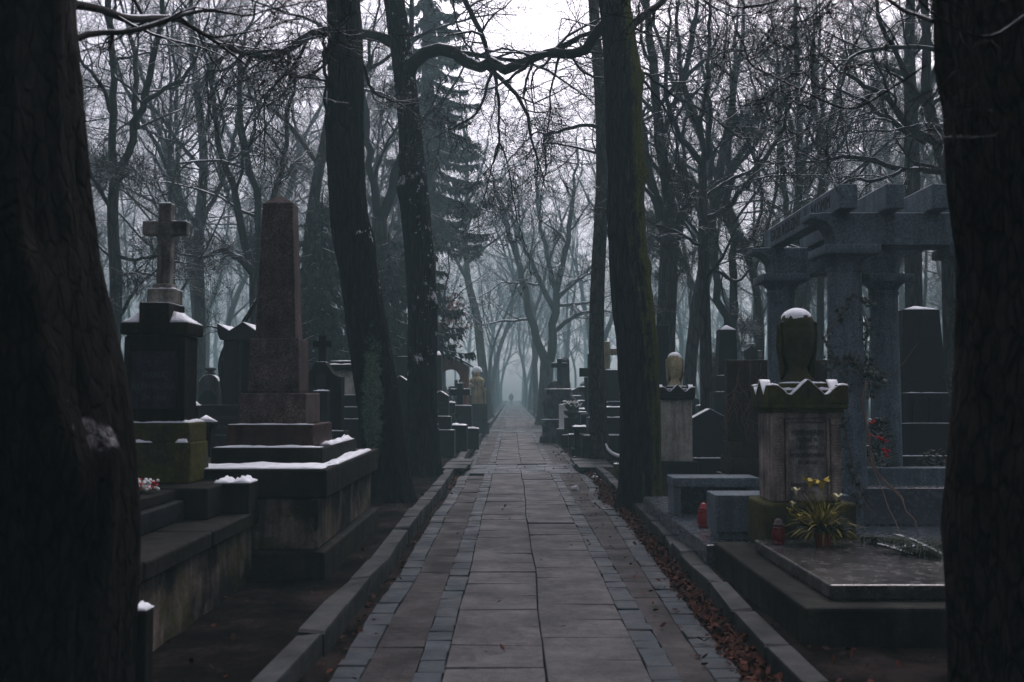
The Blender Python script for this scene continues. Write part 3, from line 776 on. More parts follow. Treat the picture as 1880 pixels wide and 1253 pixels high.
def leaf_scatter(name, spots, mat, seed, size=(.010, .026)):
    rng = np.random.default_rng(seed); V = []; Q = []
    for (x, y, z) in spots:
        s = rng.uniform(*size); a = rng.uniform(0, 6.28); t = rng.normal() * .45; u = rng.normal() * .45; w = s * rng.uniform(.45, .8); c = rng.uniform(-.5, .9)
        L = np.array([math.cos(a), math.sin(a), t]); S = np.array([-math.sin(a), math.cos(a), u])
        p = np.array([x, y, z + .004 + abs(t) * s + abs(u) * w]); n = len(V); up = np.array([0, 0, 1.0])
        V += [p - L * s, p - L * s * .3 + S * w + up * c * w * .6, p + L * s * .45 + S * w * .8 + up * c * w * .5, p + L * s, p + L * s * .45 - S * w * .8 + up * c * w * .5, p - L * s * .3 - S * w + up * c * w * .6]
        Q += [(n, n + 1, n + 2, n + 3), (n, n + 3, n + 4, n + 5)]
    o = np_mesh(name, V, Q, mat, smooth=False); return tag(o, kind='stuff')
rg = np.random.default_rng(11)
sp = []
for _ in range(20000):
    y = 2 + 30 * rg.random() ** 1.1
    x = edge('sr1', y) + (edge('kr0', y) - edge('sr1', y)) * np.clip(rg.normal(.5, .30), -.2, 1.25)
    sp.append((x, y, -.042 + .05 * rg.random()))
for _ in range(260):
    y = 2 + 26 * rg.random(); sp.append((rg.uniform(edge('ir1', y), edge('sr1', y)) + .05, y, .004))
for _ in range(600):
    y = 2 + 26 * rg.random(); sp.append((rg.uniform(edge('kl1', y), edge('sl0', y) + .08), y, -.04))
for _ in range(500):
    y = 3 + 22 * rg.random(); sp.append((edge('kr1', y) + abs(rg.normal()) * .45, y, .1))
for _ in range(260):
    y = 3 + 22 * rg.random(); sp.append((edge('kl0', y) - abs(rg.normal()) * .8, y, .1))
for _ in range(60):
    y = 3 + 22 * rg.random(); sp.append((rg.uniform(-.9, 1.0), y, .012))
o = leaf_scatter('leaf_litter', sp, M['leaf'], 5)
sp2 = []
for _ in range(700):
    y = 16.5 + 14 * rg.random(); sp2.append((edge('sr1', y) + .16 * rg.random() + .02, y, .0))
for _ in range(250):
    y = 19.5 + rg.normal() * 1.6; sp2.append((edge('kl1', y) + .12 * rg.random(), y, -.02))
leaf_scatter('red_leaf_litter', sp2, M['leaf_red'], 6)
snow_bits = MB()                                     # a few grains of old snow in the gutter
for _ in range(46):
    y = rg.choice([17.8, 18.3, 24, 26, 29]) + rg.normal() * .25
    x = edge('sr1', y) + .03 + .1 * rg.random(); r = rg.uniform(.012, .035)
    snow_bits.blob((x, y, .012), (r * 1.5, r, r * .6), int(rg.integers(99)), .4, 1)
tag(snow_bits.build('snow_patches', M['snow'], smooth=True), kind='stuff')

# slabs that bridge the gutters at the near cross band
for (x0, x1, y0, y1, z, lb) in ((-1.30, -.84, 18.7, 21.3, .13, 'thin broken stone slabs bridging the gutter beside the dark snow-flecked tree'), (1.27, 1.98, 19.0, 21.6, .125, 'grey paving slabs bridging the leaf-filled gutter beside the slim ruddy trunk')):
    t = thing('gutter_cover', lb, 'paving slab', ((x0 + x1) / 2, (y0 + y1) / 2, 0))
    w, d = (x1 - x0) / 2, (y1 - y0) / 2
    for k in range(3):
        MB().box(-w + rr.uniform(-.03, .03), w + rr.uniform(-.03, .03), -d + k * 2 * d / 3 + .01, -d + (k + 1) * 2 * d / 3 - .01, z - .05 + .006 * k, z + .006 * k, .008).wobble(.008, 3, k).build('slab', M['kerb'], t)
# ------------------------------------------------------------------ monuments beside the path, one by one
G = .09                                               # level of the ground outside the kerbs
def inscription(parent, lines, x, y, z0, dz, size, mat, rot=(math.pi / 2, 0, 0), sx=.9):
    """one mesh of cut lettering: several lines joined"""
    o = None
    for k, (body, sc) in enumerate(lines):
        if not body.strip(): continue
        words_ = body.split(); meshes = []
        for wd in words_:
            o = text_obj('tmp', wd, size * sc, mat, None, (0, 0, 0), (0, 0, 0), .0015, 'LEFT')
            me = o.data; bpy.data.objects.remove(o)
            meshes.append((me, max(v.co.x for v in me.vertices)))
        total = sum(w for _, w in meshes) + .35 * size * sc * (len(meshes) - 1); cur = -total / 2
        for me, w in meshes:
            me.transform(Matrix.Diagonal((sx, 1, 1, 1)) @ Matrix.Translation((cur, -k * dz, 0))); cur += w + .35 * size * sc
            me.name = 'lettering'; me.materials.clear(); me.materials.append(mat)
            o = bpy.data.objects.new('lettering', me); link(o, parent, (x, y, z0)); o.rotation_euler = rot
    return o

def obelisk_monument():
    X, Y = -2.05, 8.85
    t = thing('obelisk_monument', 'tall reddish granite obelisk on stepped blocks above a dark snow-rimmed plinth', 'monument', (X, Y, 0))
    L = lambda x: x - X
    y0, y1 = 7.72 - Y, 10.7 - Y
    b = MB(); b.box(-.80, .62, y0 - .03, y1 + .03, 0, .30, .02); b.wobble(.012, 2.2, 1); b.build('footing', M['stone_dark'], t)
    b = MB(); b.box(-.74, .55, y0 + .04, y1 - .03, .30, .70, .015); b.wobble(.012, 2.5, 2); b.build('plinth', M['stone_wall'], t)
    b = MB(); b.box(-.80, .62, y0, y1, .70, .925, .018); b.wobble(.008, 2.5, 3); b.build('plinth_cap', M['stone_dark'], t)
    b = MB(); b.box(-.45, .48, 8.3 - Y, 10.05 - Y, .925, 1.06, .012); b.wobble(.005, 3, 4); b.build('step', M['stone_dark'], t)
    b = MB(); b.box(-.37, .37, 8.45 - Y, 9.35 - Y, 1.06, 1.245, .012, .006, .006); b.wobble(.004, 3, 5); b.build('base_block', M['stone_red'], t)
    b = MB(); b.box(-.29, .29, 8.52 - Y, 9.18 - Y, 1.245, 1.515, .012, .006, .006); b.wobble(.004, 3, 6); b.build('base_block', M['stone_obelisk'], t)
    b = MB(); b.box(-.235, .215, 8.60 - Y, 9.02 - Y, 1.515, 1.99, .012, .010, .010); b.wobble(.003, 3, 7); b.build('die', M['stone_obelisk'], t)
    b = MB(); b.box(-.190, .165, 8.66 - Y, 8.94 - Y, 1.99, 3.19, .010, .045, .03)
    b.pyramid(-.143, .118, 8.692 - Y, 8.908 - Y, 3.188, 3.28); b.build('shaft', M['stone_obelisk'], t)
    s = MB()
    s.snow((-.80, y0, .925), (.62, y0, .925), (.62, y0 + .50, .925), (-.80, y0 + .50, .925), .035, 1, 26, 8, .4)
    s.snow((.49, y0 + .4, .925), (.62, y0 + .4, .925), (.60, y1 - .3, .925), (.50, y1 - .3, .925), .045, 2, 6, 26, .6)
    s.snow((-.45, 8.3 - Y, 1.06), (.48, 8.3 - Y, 1.06), (.48, 8.44 - Y, 1.06), (-.45, 8.44 - Y, 1.06), .022, 3, 20, 5, .4)
    s.snow((.37, 8.7 - Y, 1.06), (.48, 8.7 - Y, 1.06), (.48, 10.0 - Y, 1.06), (.39, 10.0 - Y, 1.06), .05, 4, 5, 20, .5)
    s.snow((-.37, 8.45 - Y, 1.245), (.37, 8.45 - Y, 1.245), (.37, 8.53 - Y, 1.245), (-.37, 8.53 - Y, 1.245), .015, 5, 20, 4, .4)
    s.build('snow', M['snow'], t, True)
obelisk_monument()

def terrace():
    x0, x1, ya, yb = -4.4, -1.95, 4.1, 7.68
    t = thing('grave_terrace', 'long low mossy stone terrace wall with a thick coping beside the obelisk plinth', 'terrace', ((x0 + x1) / 2, (ya + yb) / 2, 0))
    w, d = (x1 - x0) / 2, (yb - ya) / 2
    b = MB(); b.box(-w, w - .03, -d + .03, d - .02, 0, .51, .015); b.wobble(.02, 1.8, 11); b.build('wall', M['stone_wall'], t)
    for k in range(3):
        a = -d + 2 * d * k / 3; e = -d + 2 * d * (k + 1) / 3
        b = MB(); b.box(-w - .02, w + .02, a + .004, e - .004, .512, .62, .014); b.wobble(.008, 2, 12 + k); b.build('coping', M['stone_dark'], t)
terrace()
def simple_block(name, label, cat, parts, loc, group=None):
    """parts: (part name, material, [(box args)...], wobble)"""
    t = thing(name, label, cat, loc, group)
    for i, (pn, mt, boxes, wob) in enumerate(parts):
        b = MB()
        for bx in boxes:
            if bx[0] == 'snow': b.snow(*bx[1:])
            else: b.box(*bx)
        if wob: b.wobble(wob, 2.5, i + int(abs(loc[0]) * 10))
        b.build(pn, M[mt], t, smooth=(mt == 'snow'))
    return t
# grave slab in front of the cross, the small blocks of the terrace, the snow-capped post
simple_block('grave_slab', 'dark stone grave slab lying on the terrace before the mossy cross monument', 'grave slab',
             [('slab', 'stone_dark', [(-.42, .42, -.85, .85, .14, .215, .012)], .006), ('kerbstone', 'stone_slate', [(-.48, .48, -.90, .90, 0, .139, .012)], .006)], (-2.78, 6.18, .62))
b = thing('stone_block', 'squat dark stone block with two pillows of snow at the terrace end', 'stone block', (-2.07, 7.52, .62))
MB().box(-.135, .135, -.12, .13, 0, .225, .012).wobble(.006, 3, 2).build('block', M['stone_dark'], b)
MB().snow((-.135, -.12, .225), (-.012, -.12, .225), (-.012, .12, .225), (-.135, .12, .225), .05, 3, 8, 8, .3).snow((.0, -.12, .225), (.135, -.12, .225), (.135, .12, .225), (0, .12, .225), .055, 4, 8, 8, .3).build('snow', M['snow'], b, True)
p = W(259, 1112, 4.55)
b = thing('stone_post', 'low black stone post capped with snow beside the great dark trunk', 'post', (p[0] - .01, 4.62, 0))
MB().box(-.05, .028, -.05, .05, 0, p[2] - .03, .01).wobble(.006, 3, 2).build('post', M['stone_dark'], b)
MB().snow((-.05, -.05, p[2] - .03), (.028, -.05, p[2] - .03), (.028, .05, p[2] - .03), (-.05, .05, p[2] - .03), .035, 3, 8, 8, .1).build('snow', M['snow'], b, True)

def cross_monument():
    X, Y = -2.66, 7.6
    t = thing('cross_monument', 'mossy stone pillar monument with inscribed panel and a pale snow-dusted cross on top', 'monument', (X, Y, 0))
    f = 7.4 - Y
    b = MB(); b.box(-.50, .52, f - .35, .55, .62, .845, .015); b.wobble(.01, 2.2, 1); b.build('step', M['stone_dark'], t)
    b = MB(); b.box(-.29, .285, f, .25, .845, 1.145, .015, .006, .006); b.wobble(.008, 3, 2); b.build('base_block', M['stone_mossy'], t)
    b = MB(); b.box(-.275, .27, f + .01, .23, 1.145, 1.29, .015); b.wobble(.008, 3, 3); b.build('base_block', M['stone_mossy'], t)
    b = MB(); b.box(-.225, .22, f + .02, .12, 1.29, 1.945, .012)
    for sx in (-1, 1): b.box(sx * .20 - .028, sx * .20 + .028, f, f + .04, 1.33, 1.93, .008)
    b.wobble(.004, 3, 4); b.build('die', M['stone_dark'], t)
    b = MB(); b.box(-.168, .168, f - .005, f + .05, 1.395, 1.82, .006); b.build('panel', M['stone_panel'], t)
    inscription(t, [('S. P.', 1), ('MARIA', 1.1), ('KOWALSKA', 1.1), ('ZM. 1908', .9)], 0, f - .007, 1.73, .085, .06, M['engraved_grey'])
    b = MB(); b.box(-.252, .25, f - .02, .16, 1.945, 2.035, .012)
    b.box(-.245, .243, f - .015, .155, 2.034, 2.122, .004, .135, .09)
    b.box(-.112, .112, f - .024, .13, 1.95, 2.185, .01); b.wobble(.004, 3, 5); b.build('cap', M['stone_dark'], t)
    b = MB(); b.box(-.105, .105, -.105, .105, 2.185, 2.30, .012); b.box(-.075, .075, -.075, .075, 2.30, 2.345, .01)
    b.wobble(.004, 3, 6); b.build('cross_base', M['stone_cross'], t)
    b = MB(); b.box(-.054, .054, -.045, .045, 2.345, 2.965, .010, .006, .004)
    b.box(-.17, .17, -.043, .043, 2.72, 2.825, .010); b.wobble(.004, 4, 7); b.build('cross', M['stone_cross'], t)
    s = MB()
    s.snow((-.29, f, 1.29), (.27, f, 1.29), (.27, .20, 1.29), (-.27, .20, 1.29), .045, 1, 22, 8, .3)
    s.snow((-.285, f - .005, 1.145), (.0, f - .005, 1.145), (.0, f + .03, 1.145), (-.28, f + .03, 1.145), .03, 2, 10, 4, .5)
    s.snow((.17, f - .02, 1.145), (.26, f - .02, 1.145), (.26, f + .06, 1.145), (.17, f + .06, 1.145), .05, 3, 7, 5, .5)
    for q in (-1, 1):
        s.snow((q * .245, f - .016, 2.036), (q * .114, f - .016, 2.036), (q * .114, f + .075, 2.124), (q * .118, f + .075, 2.124), .022, 4 + q, 8, 6, .1)
        s.snow((q * .245, f - .016, 2.036), (q * .112, f + .075, 2.124), (q * .112, .07, 2.124), (q * .245, .155, 2.036), .022, 7 + q, 8, 6, .1)
    s.snow((-.105, f, 2.185), (.105, f, 2.185), (.105, .1, 2.185), (-.105, .1, 2.185), .014, 6, 8, 5, .2)
    s.snow((-.105, -.105, 2.30), (.105, -.105, 2.30), (.105, .1, 2.30), (-.105, .1, 2.30), .022, 7, 8, 5, .2)
    s.snow((-.17, -.043, 2.825), (-.055, -.043, 2.825), (-.055, .043, 2.825), (-.17, .043, 2.825), .012, 8, 6, 4, .2)
    s.snow((.055, -.043, 2.825), (.17, -.043, 2.825), (.17, .043, 2.825), (.055, .043, 2.825), .014, 9, 6, 4, .2)
    s.snow((-.05, -.04, 2.965), (.05, -.04, 2.965), (.05, .04, 2.965), (-.05, .04, 2.965), .02, 10, 5, 4, .2)
    s.build('snow', M['snow'], t, True)
cross_monument()
for (px, py, Y, w, lb, pyr) in ((353, 745, 8.6, .065, 'small dark corner post with a bun of snow close behind the cross monument', 0), (380, 775, 9.3, .085, 'dark post with a pointed snowy cap between cross monument and obelisk', 1)):
    t = thing('corner_post', lb, 'post', (WX(px, Y), Y, 0)); zt = WZ(py, Y)
    b = MB().box(-w * .8, w * .8, -w * .8, w * .8, 0, zt - .04, .008); b.box(-w, w, -w, w, zt - .04, zt, .008); b.wobble(.004, 3, 2).build('post', M['stone_dark'], t)
    s = MB()
    if pyr: s.pyramid(-w * 1.05, w * 1.05, -w * 1.05, w * 1.05, zt + .001, zt + .065); s.wobble(.008, 9, 1)
    else: s.snow((-w, -w, zt), (w, -w, zt), (w, w, zt), (-w, w, zt), .055, 3, 8, 8, .1)
    s.build('snow', M['snow'], t, True)

# ---- the foreground grave with granite slab, and its urn pedestal
def near_grave():
    x0, x1, ya, yb = 1.645, 3.7, 5.66, 8.2
    t = thing('grave', 'large grave with mossy concrete border and speckled granite slab below the urn pedestal', 'grave', ((x0 + x1) / 2, (ya + yb) / 2, 0))
    w, d = (x1 - x0) / 2, (yb - ya) / 2
    b = MB().box(-w, w, -d, d, 0, .305, .02); b.wobble(.008, 2, 1); b.build('border', M['concrete_moss'], t)
    X, Y = t.location.x, t.location.y
    b = MB().box(1.85 - X, 3.5 - X, 5.86 - Y, 7.68 - Y, .307, .395, .012); b.build('slab', M['granite_slab'], t)
    inscription(t, [('', 1), ('A WIŚN EWSKI', 1)], 2.75 - X, 7.15 - Y, .3962, .2, .11, M['engraved'], (0, 0, 0), 1.1)
near_grave()

def urn_profile(k):
    return [(r * k, z * k) for r, z in ((.125, 0), (.125, .03), (.105, .05), (.078, .10), (.072, .13), (.078, .15), (.105, .19), (.130, .26), (.143, .35), (.146, .425), (.138, .435), (.138, .455), (.134, .49), (.115, .54), (.075, .58), (.03, .597), (0, .60))]
def drape(n, k, seed, cover=1.15):
    """cloth hung over an urn: open at the front, folds at sides and back"""
    V, Q = [], []; rows = 16
    for j in range(rows + 1):
        v = j / rows; z = .50 - .47 * v
        for i in range(n + 1):
            a = -math.pi / 2 + cover + (2 * math.pi - 2 * cover) * i / n
            e = min(i, n - i) / n
            zz = z + (.16 * v * math.sin(min(1, e * 3.2) * math.pi / 2 * 1.0) * -0.0) + (.22 * v * (1 - min(1, e * 7)))
            r = (.146 + .012 * (1 - v) if zz > .3 else .118 + .036 * ((zz - 0) / .3)) + .012 * math.sin(a * 11 + seed) * (.3 + v) + .006 * mnoise.noise(Vector((a * 4, v * 5, seed)))
            if j == 0: r = .125
            V.append((r * math.cos(a) * k, r * math.sin(a) * k, zz * k))
    for j in range(rows):
        for i in range(n): q = j * (n + 1) + i; Q.append((q, q + 1, q + n + 2, q + n + 1))
    m = len(V); V += [(x * .93, y * .93, z) for x, y, z in V]; Q += [(a[3] + m, a[2] + m, a[1] + m, a[0] + m) for a in list(Q)]
    for i in range(n): q = rows * (n + 1) + i; Q.append((q, q + 1, q + 1 + m, q + m))
    for j in range(rows):
        for i in (0, n): q = j * (n + 1) + i; Q.append((q, q + n + 1, q + n + 1 + m, q + m))
    return V, Q
def snow_dome(r, z0, z1, n=28, seed=0, c=(0, 0)):
    V, Q = [], []; rows = 9
    for j in range(rows + 1):
        v = j / rows
        for i in range(n):
            a = 2 * math.pi * i / n
            edge_z = z0 + (.55 * mnoise.noise(Vector((math.cos(a) * 2.2, math.sin(a) * 2.2, seed))) + .35 * mnoise.noise(Vector((math.cos(a) * 6, math.sin(a) * 6, seed)))) * (z1 - z0) / .13 * .13 * (1 - v) ** 2
            ph = v * math.pi / 2
            rr_ = r * math.cos(ph) * (1 + .03 * mnoise.noise(Vector((math.cos(a) * 4, math.sin(a) * 4, v * 4 + seed))))
            V.append((c[0] + rr_ * math.cos(a), c[1] + rr_ * math.sin(a), edge_z + (z1 - edge_z) * math.sin(ph)))
    for j in range(rows):
        for i in range(n): Q.append((j * n + i, j * n + (i + 1) % n, (j + 1) * n + (i + 1) % n, (j + 1) * n + i))
    return V, Q

def urn_pedestal(name, label, X, Y, z0, k, zd, die_h, die_m, urn_m, cap_m, plaque=True, base_h=.35, rz=0, snow_d=1.0, worn=False, seed=1):
    """pedestal with gabled, eared cornice carrying a cloth-draped stone urn"""
    t = thing(name, label, 'monument', (X, Y, 0), None, rz)
    hw = .265 * k; dp = .235 * k
    b = MB().box(-hw - .09 * k, hw + .09 * k, -dp - .06 * k, dp + .06 * k, z0, zd, .02 * k); b.wobble(.012, 2.5, seed); b.build('base_block', M['stone_mossy'] if plaque else M['stone_dark'], t)
    zt = zd + die_h
    b = MB().box(-hw, hw, -dp + .02, dp, zd, zt, .012 * k)
    if plaque:
        for s in (-1, 1):
            b.box(s * .222 * k - .04 * k, s * .222 * k + .04 * k, -dp - .004, -dp + .03, zd + .02, zt - .045 * k, .004)
            n = int((die_h - .12) / .022)
            for i in range(n): b.box(s * .224 * k - .034 * k, s * .224 * k + .034 * k, -dp - .012, -dp, zd + .05 + i * .022, zd + .066 + i * .022, .002, seg=1)
        b.box(-hw, hw, -dp - .004, -dp + .03, zt - .045 * k, zt, .004)
    b.wobble(.003, 4, seed); b.build('die', M[die_m], t)
    if plaque:
        b = MB()
        for s in (-1, 1): b.box(s * .160 * k - .012, s * .160 * k + .012, -dp - .008, -dp + .03, zd + .02, zt - .05 * k, .003)
        b.box(-.17 * k, .17 * k, -dp - .006, -dp + .03, zt - .075 * k, zt - .05 * k, .003)
        b.build('frame', M[die_m], t)
        MB().box(-.147 * k, .147 * k, -dp + .002, -dp + .03, zd + .02, zt - .077 * k, .003).build('plaque', M['stone_plaque'], t)
        inscription(t, [('JÓZEF WIERZEJ', 1), ('ŻYŁ LAT 78', .8), ('I AUGUSTA', .9), ('WOJCIECHOWSKA', .82), ('DO BOGA', .85), ('-----', .8), ('D. O.', .7), ('MARGISTA WINTER', .8), ('ZM. 1893', .8)], 0, -dp - .001, zt - .155 * k, .058 * k, .050 * k, M['engraved'], sx=.74)
    # cornice: mouldings, four gable fronts with ears, core
    b = MB(); b.box(-hw - .02 * k, hw + .02 * k, -dp - .02 * k, dp + .02 * k, zt, zt + .03 * k, .006 * k)
    b.box(-hw - .045 * k, hw + .045 * k, -dp - .045 * k, dp + .045 * k, zt + .03 * k, zt + .075 * k, .012 * k)
    W_ = hw + .047 * k; zz = zt + .075 * k
    def gable(w):
        pts = [(-w, zz), (-w, zz + .135 * k)]
        for i in range(6): a = math.pi * .5 * (1 - i / 5); pts.append((-w + .015 * k + .085 * k * (1 - math.cos(math.pi / 2 - a) * 1.0) * 0 + (.02 + .115 * (i / 5)) * k, zz + (.142 - .072 * (i / 5) ** 2) * k))
        pts += [(-.128 * k, zz + .064 * k), (0, zz + .185 * k)]
        return pts + [(-a, z) for a, z in pts[::-1][1:]]
    gf = gable(W_); D_ = dp + .047 * k
    b.prism(gf, -D_, -D_ + .09 * k, .004); b.prism(gf, D_ - .09 * k, D_, .004)
    gs = gable(D_); b.prism(gs, -W_ + .001, -W_ + .09 * k, .004, 'x'); b.prism(gs, W_ - .09 * k, W_ - .001, .004, 'x')
    b.box(-W_ + .08 * k, W_ - .08 * k, -D_ + .08 * k, D_ - .08 * k, zz, zz + .10 * k, 0)
    b.wobble(.006 * k, 5, seed); b.build('cornice', M[cap_m], t)
    if plaque:
        c = MB(); c.box(-.010, .010, -D_ - .006, -D_ + .01, zz + .035, zz + .125, .002); c.box(-.028, .028, -D_ - .006, -D_ + .01, zz + .085, zz + .104, .002); c.build('cross_relief', M['engraved'], t)
    zu = zz + .10 * k
    b = MB().box(-.185 * k, .185 * k, -.185 * k, .185 * k, zu, zu + .055 * k, .008); b.build('urn_plate', M[cap_m], t)
    zu += .055 * k
    b = MB().lathe(urn_profile(k), 32, (0, 0, zu)); b.wobble(.004 * k, 5, seed)
    u = b.build('urn', M[urn_m], t, True)
    V, Q = drape(56, k, seed); o = np_mesh('drapery', [(x, y, z + zu) for x, y, z in V], Q, M[urn_m], u)
    s = MB()
    th = .014 * k
    for i, (a, c) in enumerate(zip(gf[1:-1], gf[2:-1] + [gf[-2]])):      # snow lying along the top outline of the front gable
        if c == a: continue
        s.snow((a[0], -D_ - .004, a[1]), (c[0], -D_ - .004, c[1]), (c[0], -D_ + .085 * k, c[1]), (a[0], -D_ + .085 * k, a[1]), th * snow_d * 1.3, i + seed, 4, 4, .1)
    for i, (a, c) in enumerate(zip(gs[1:-1], gs[2:-1])):
        if abs(a[0]) < .12 * k and i % 2: continue
        for X_, e in ((-W_, 1), (W_ - .085 * k, 1)):
            s.snow((X_, a[0], a[1]), (X_ + .085 * k, a[0], a[1]), (X_ + .085 * k, c[0], c[1]), (X_, c[0], c[1]), th * snow_d, i + 9, 4, 4, .1)
    s.snow((-.185 * k, -.185 * k, zu), (.185 * k, -.185 * k, zu), (.185 * k, -.10 * k, zu), (-.185 * k, -.10 * k, zu), .018 * k, 7, 10, 4, .2)
    if snow_d > .5: s.snow((-W_ + .09 * k, -D_ + .09 * k, zz + .1 * k), (W_ - .09 * k, -D_ + .09 * k, zz + .1 * k), (W_ - .09 * k, -.19 * k, zz + .1 * k), (-W_ + .09 * k, -.19 * k, zz + .1 * k), .03 * k, 8, 10, 5, .2)
    s.build('snow', M['snow'], t, True)
    V, Q = snow_dome(.124 * k, zu + .505 * k, zu + .610 * k, 44, seed)
    np_mesh('snow_cap', V, Q, M['snow'], u)
    return t
urn_pedestal('urn_pedestal', 'weathered inscribed pedestal with gabled cornice and mossy draped urn behind the granite slab', 2.30, 8.02, .30, 1.0, .66, .70, 'stone_die', 'stone_urn', 'stone_mossy')
urn_pedestal('urn_pedestal', 'pale blank pedestal with dark eared cornice and worn snow-topped urn beside the mossy trunk', WX(1243, 15.0), 15.2, G, .86, WZ(848, 15), .93, 'stone_pale', 'stone_yellow', 'stone_dark', plaque=False, seed=5)

# ---- the pergola grave
def pergola():
    YA, YB = 9.6, 11.87
    XA, XC = WX(1553, YA), WX(1787, YA)
    X0, Y0 = (XA + XC) / 2, (YA + YB) / 2
    t = thing('pergola', 'blue-grey granite pergola of round columns and beams over a family grave', 'pergola', (X0, Y0, 0))
    mt = M['granite_blue']
    zb, zt = .275, 2.92
    for x in (XA, XC):
        for y in (YA, YB):
            b = MB(); b.lathe([(.175, zb), (.176, zb + .3), (.172, 1.4), (.160, zt - .24)], 40, (x - X0, y - Y0, 0))
            c = b.build('column', mt, t, 40)
            k = MB().lathe([(.160, zt - .24), (.172, zt - .235), (.172, zt - .20), (.162, zt - .19), (.168, zt - .16), (.205, zt - .12), (.235, zt - .09)], 40, (x - X0, y - Y0, 0))
            k.box(x - X0 - .27, x - X0 + .27, y - Y0 - .27, y - Y0 + .27, zt - .09, zt, .012)
            k.build('capital', mt, c, 40)
    def beam(y, yw):
        a, e = XA - X0 - .37, XC - X0 + .37; z0, z1 = zt + .002, 3.235
        pts = [(a, z1), (a, z1 - .055)]
        for i in range(9):
            q = math.pi / 2 * i / 8; pts.append((a + .03 + .20 * math.sin(q), z1 - .055 - .18 * (1 - math.cos(q))))
        pts += [(a + .24, z0)]
        mp = [(e - (p[0] - a), p[1]) for p in pts[::-1]]
        return MB().prism(pts[::1] + mp, y - Y0 - yw, y - Y0 + yw, .008)
    beam(YA, .165).build('beam', mt, t); beam(YB, .165).build('beam', mt, t)
    xs = [WX(1562, 9.25) + k * .437 for k in range(5)]
    for i, x in enumerate(xs):
        b = MB().box(x - X0 - .085, x - X0 + .085, 9.22 - Y0, 12.02 - Y0, 3.238, 3.47, .008)
        b.build('rafter', mt, t)
    x = xs[0] - .085
    for body, y in (('GRÓB', 11.70), ('RODZINY', 11.20), ('J', 10.33), ('AKÓMIM', 10.12)):
        o = text_obj('lettering', body, .19, M['engraved'], t, (x - X0 - .0015, y - Y0, 3.355), (math.pi / 2, 0, -math.pi / 2), .002, 'LEFT', .78, 1.1)
    s = MB()
    for y in (YA, YB): s.snow((XA - X0 - .3, y - Y0 - .16, 3.236), (XC - X0 + .3, y - Y0 - .16, 3.236), (XC - X0 + .3, y - Y0 - .08, 3.236), (XA - X0 - .3, y - Y0 - .08, 3.236), .012, 3, 40, 4, .2)
    for x in xs: s.snow((x - X0 - .08, 9.24 - Y0, 3.471), (x - X0 + .08, 9.24 - Y0, 3.471), (x - X0 + .08, 11.9 - Y0, 3.471), (x - X0 - .08, 11.9 - Y0, 3.471), .012, 5, 5, 30, .2)
    s.build('snow', M['snow'], t, True)
    return X0, Y0
PX0, PY0 = pergola()
simple_block('grave_platform', 'low polished grey granite platform carrying the pergola and its stone benches', 'platform',
             [('platform', 'granite_polished', [(-2.1, 2.1, -1.95, 1.95, 0, .272, .01)], 0), ('low_wall', 'granite_polished', [(-.90, 2.05, -.72, -.45, .274, .62, .008)], 0), ('low_wall', 'granite_blue', [(-.70, 2.05, .75, 1.0, .274, .70, .008)], 0)], (3.69, 10.17, 0))
# benches of the platform
t = thing('stone_bench', 'solid grey granite bench block hard against the urn pedestal base', 'bench', (2.25, 8.68, .274))
MB().box(-.53, .60, -.20, .20, .065, .378, .010).build('block', M['granite_blue'], t)
MB().box(-.50, .57, -.17, .17, 0, .064, .004).build('foot', M['granite_blue'], t)
t = thing('stone_bench', 'grey granite bench with overhanging top slab and end leg beside the mossy trunk', 'bench', (2.08, 10.4, .274))
MB().box(-.44, .44, -.22, .22, .285, .382, .010).build('seat', M['granite_blue'], t)
MB().box(-.43, -.36, -.20, .20, 0, .284, .006).build('leg', M['granite_blue'], t)
MB().box(.36, .43, -.20, .20, 0, .284, .006).build('leg', M['granite_blue'], t)
MB().box(-.355, .355, .02, .19, 0, .284, .006).build('back_panel', M['granite_polished'], t)

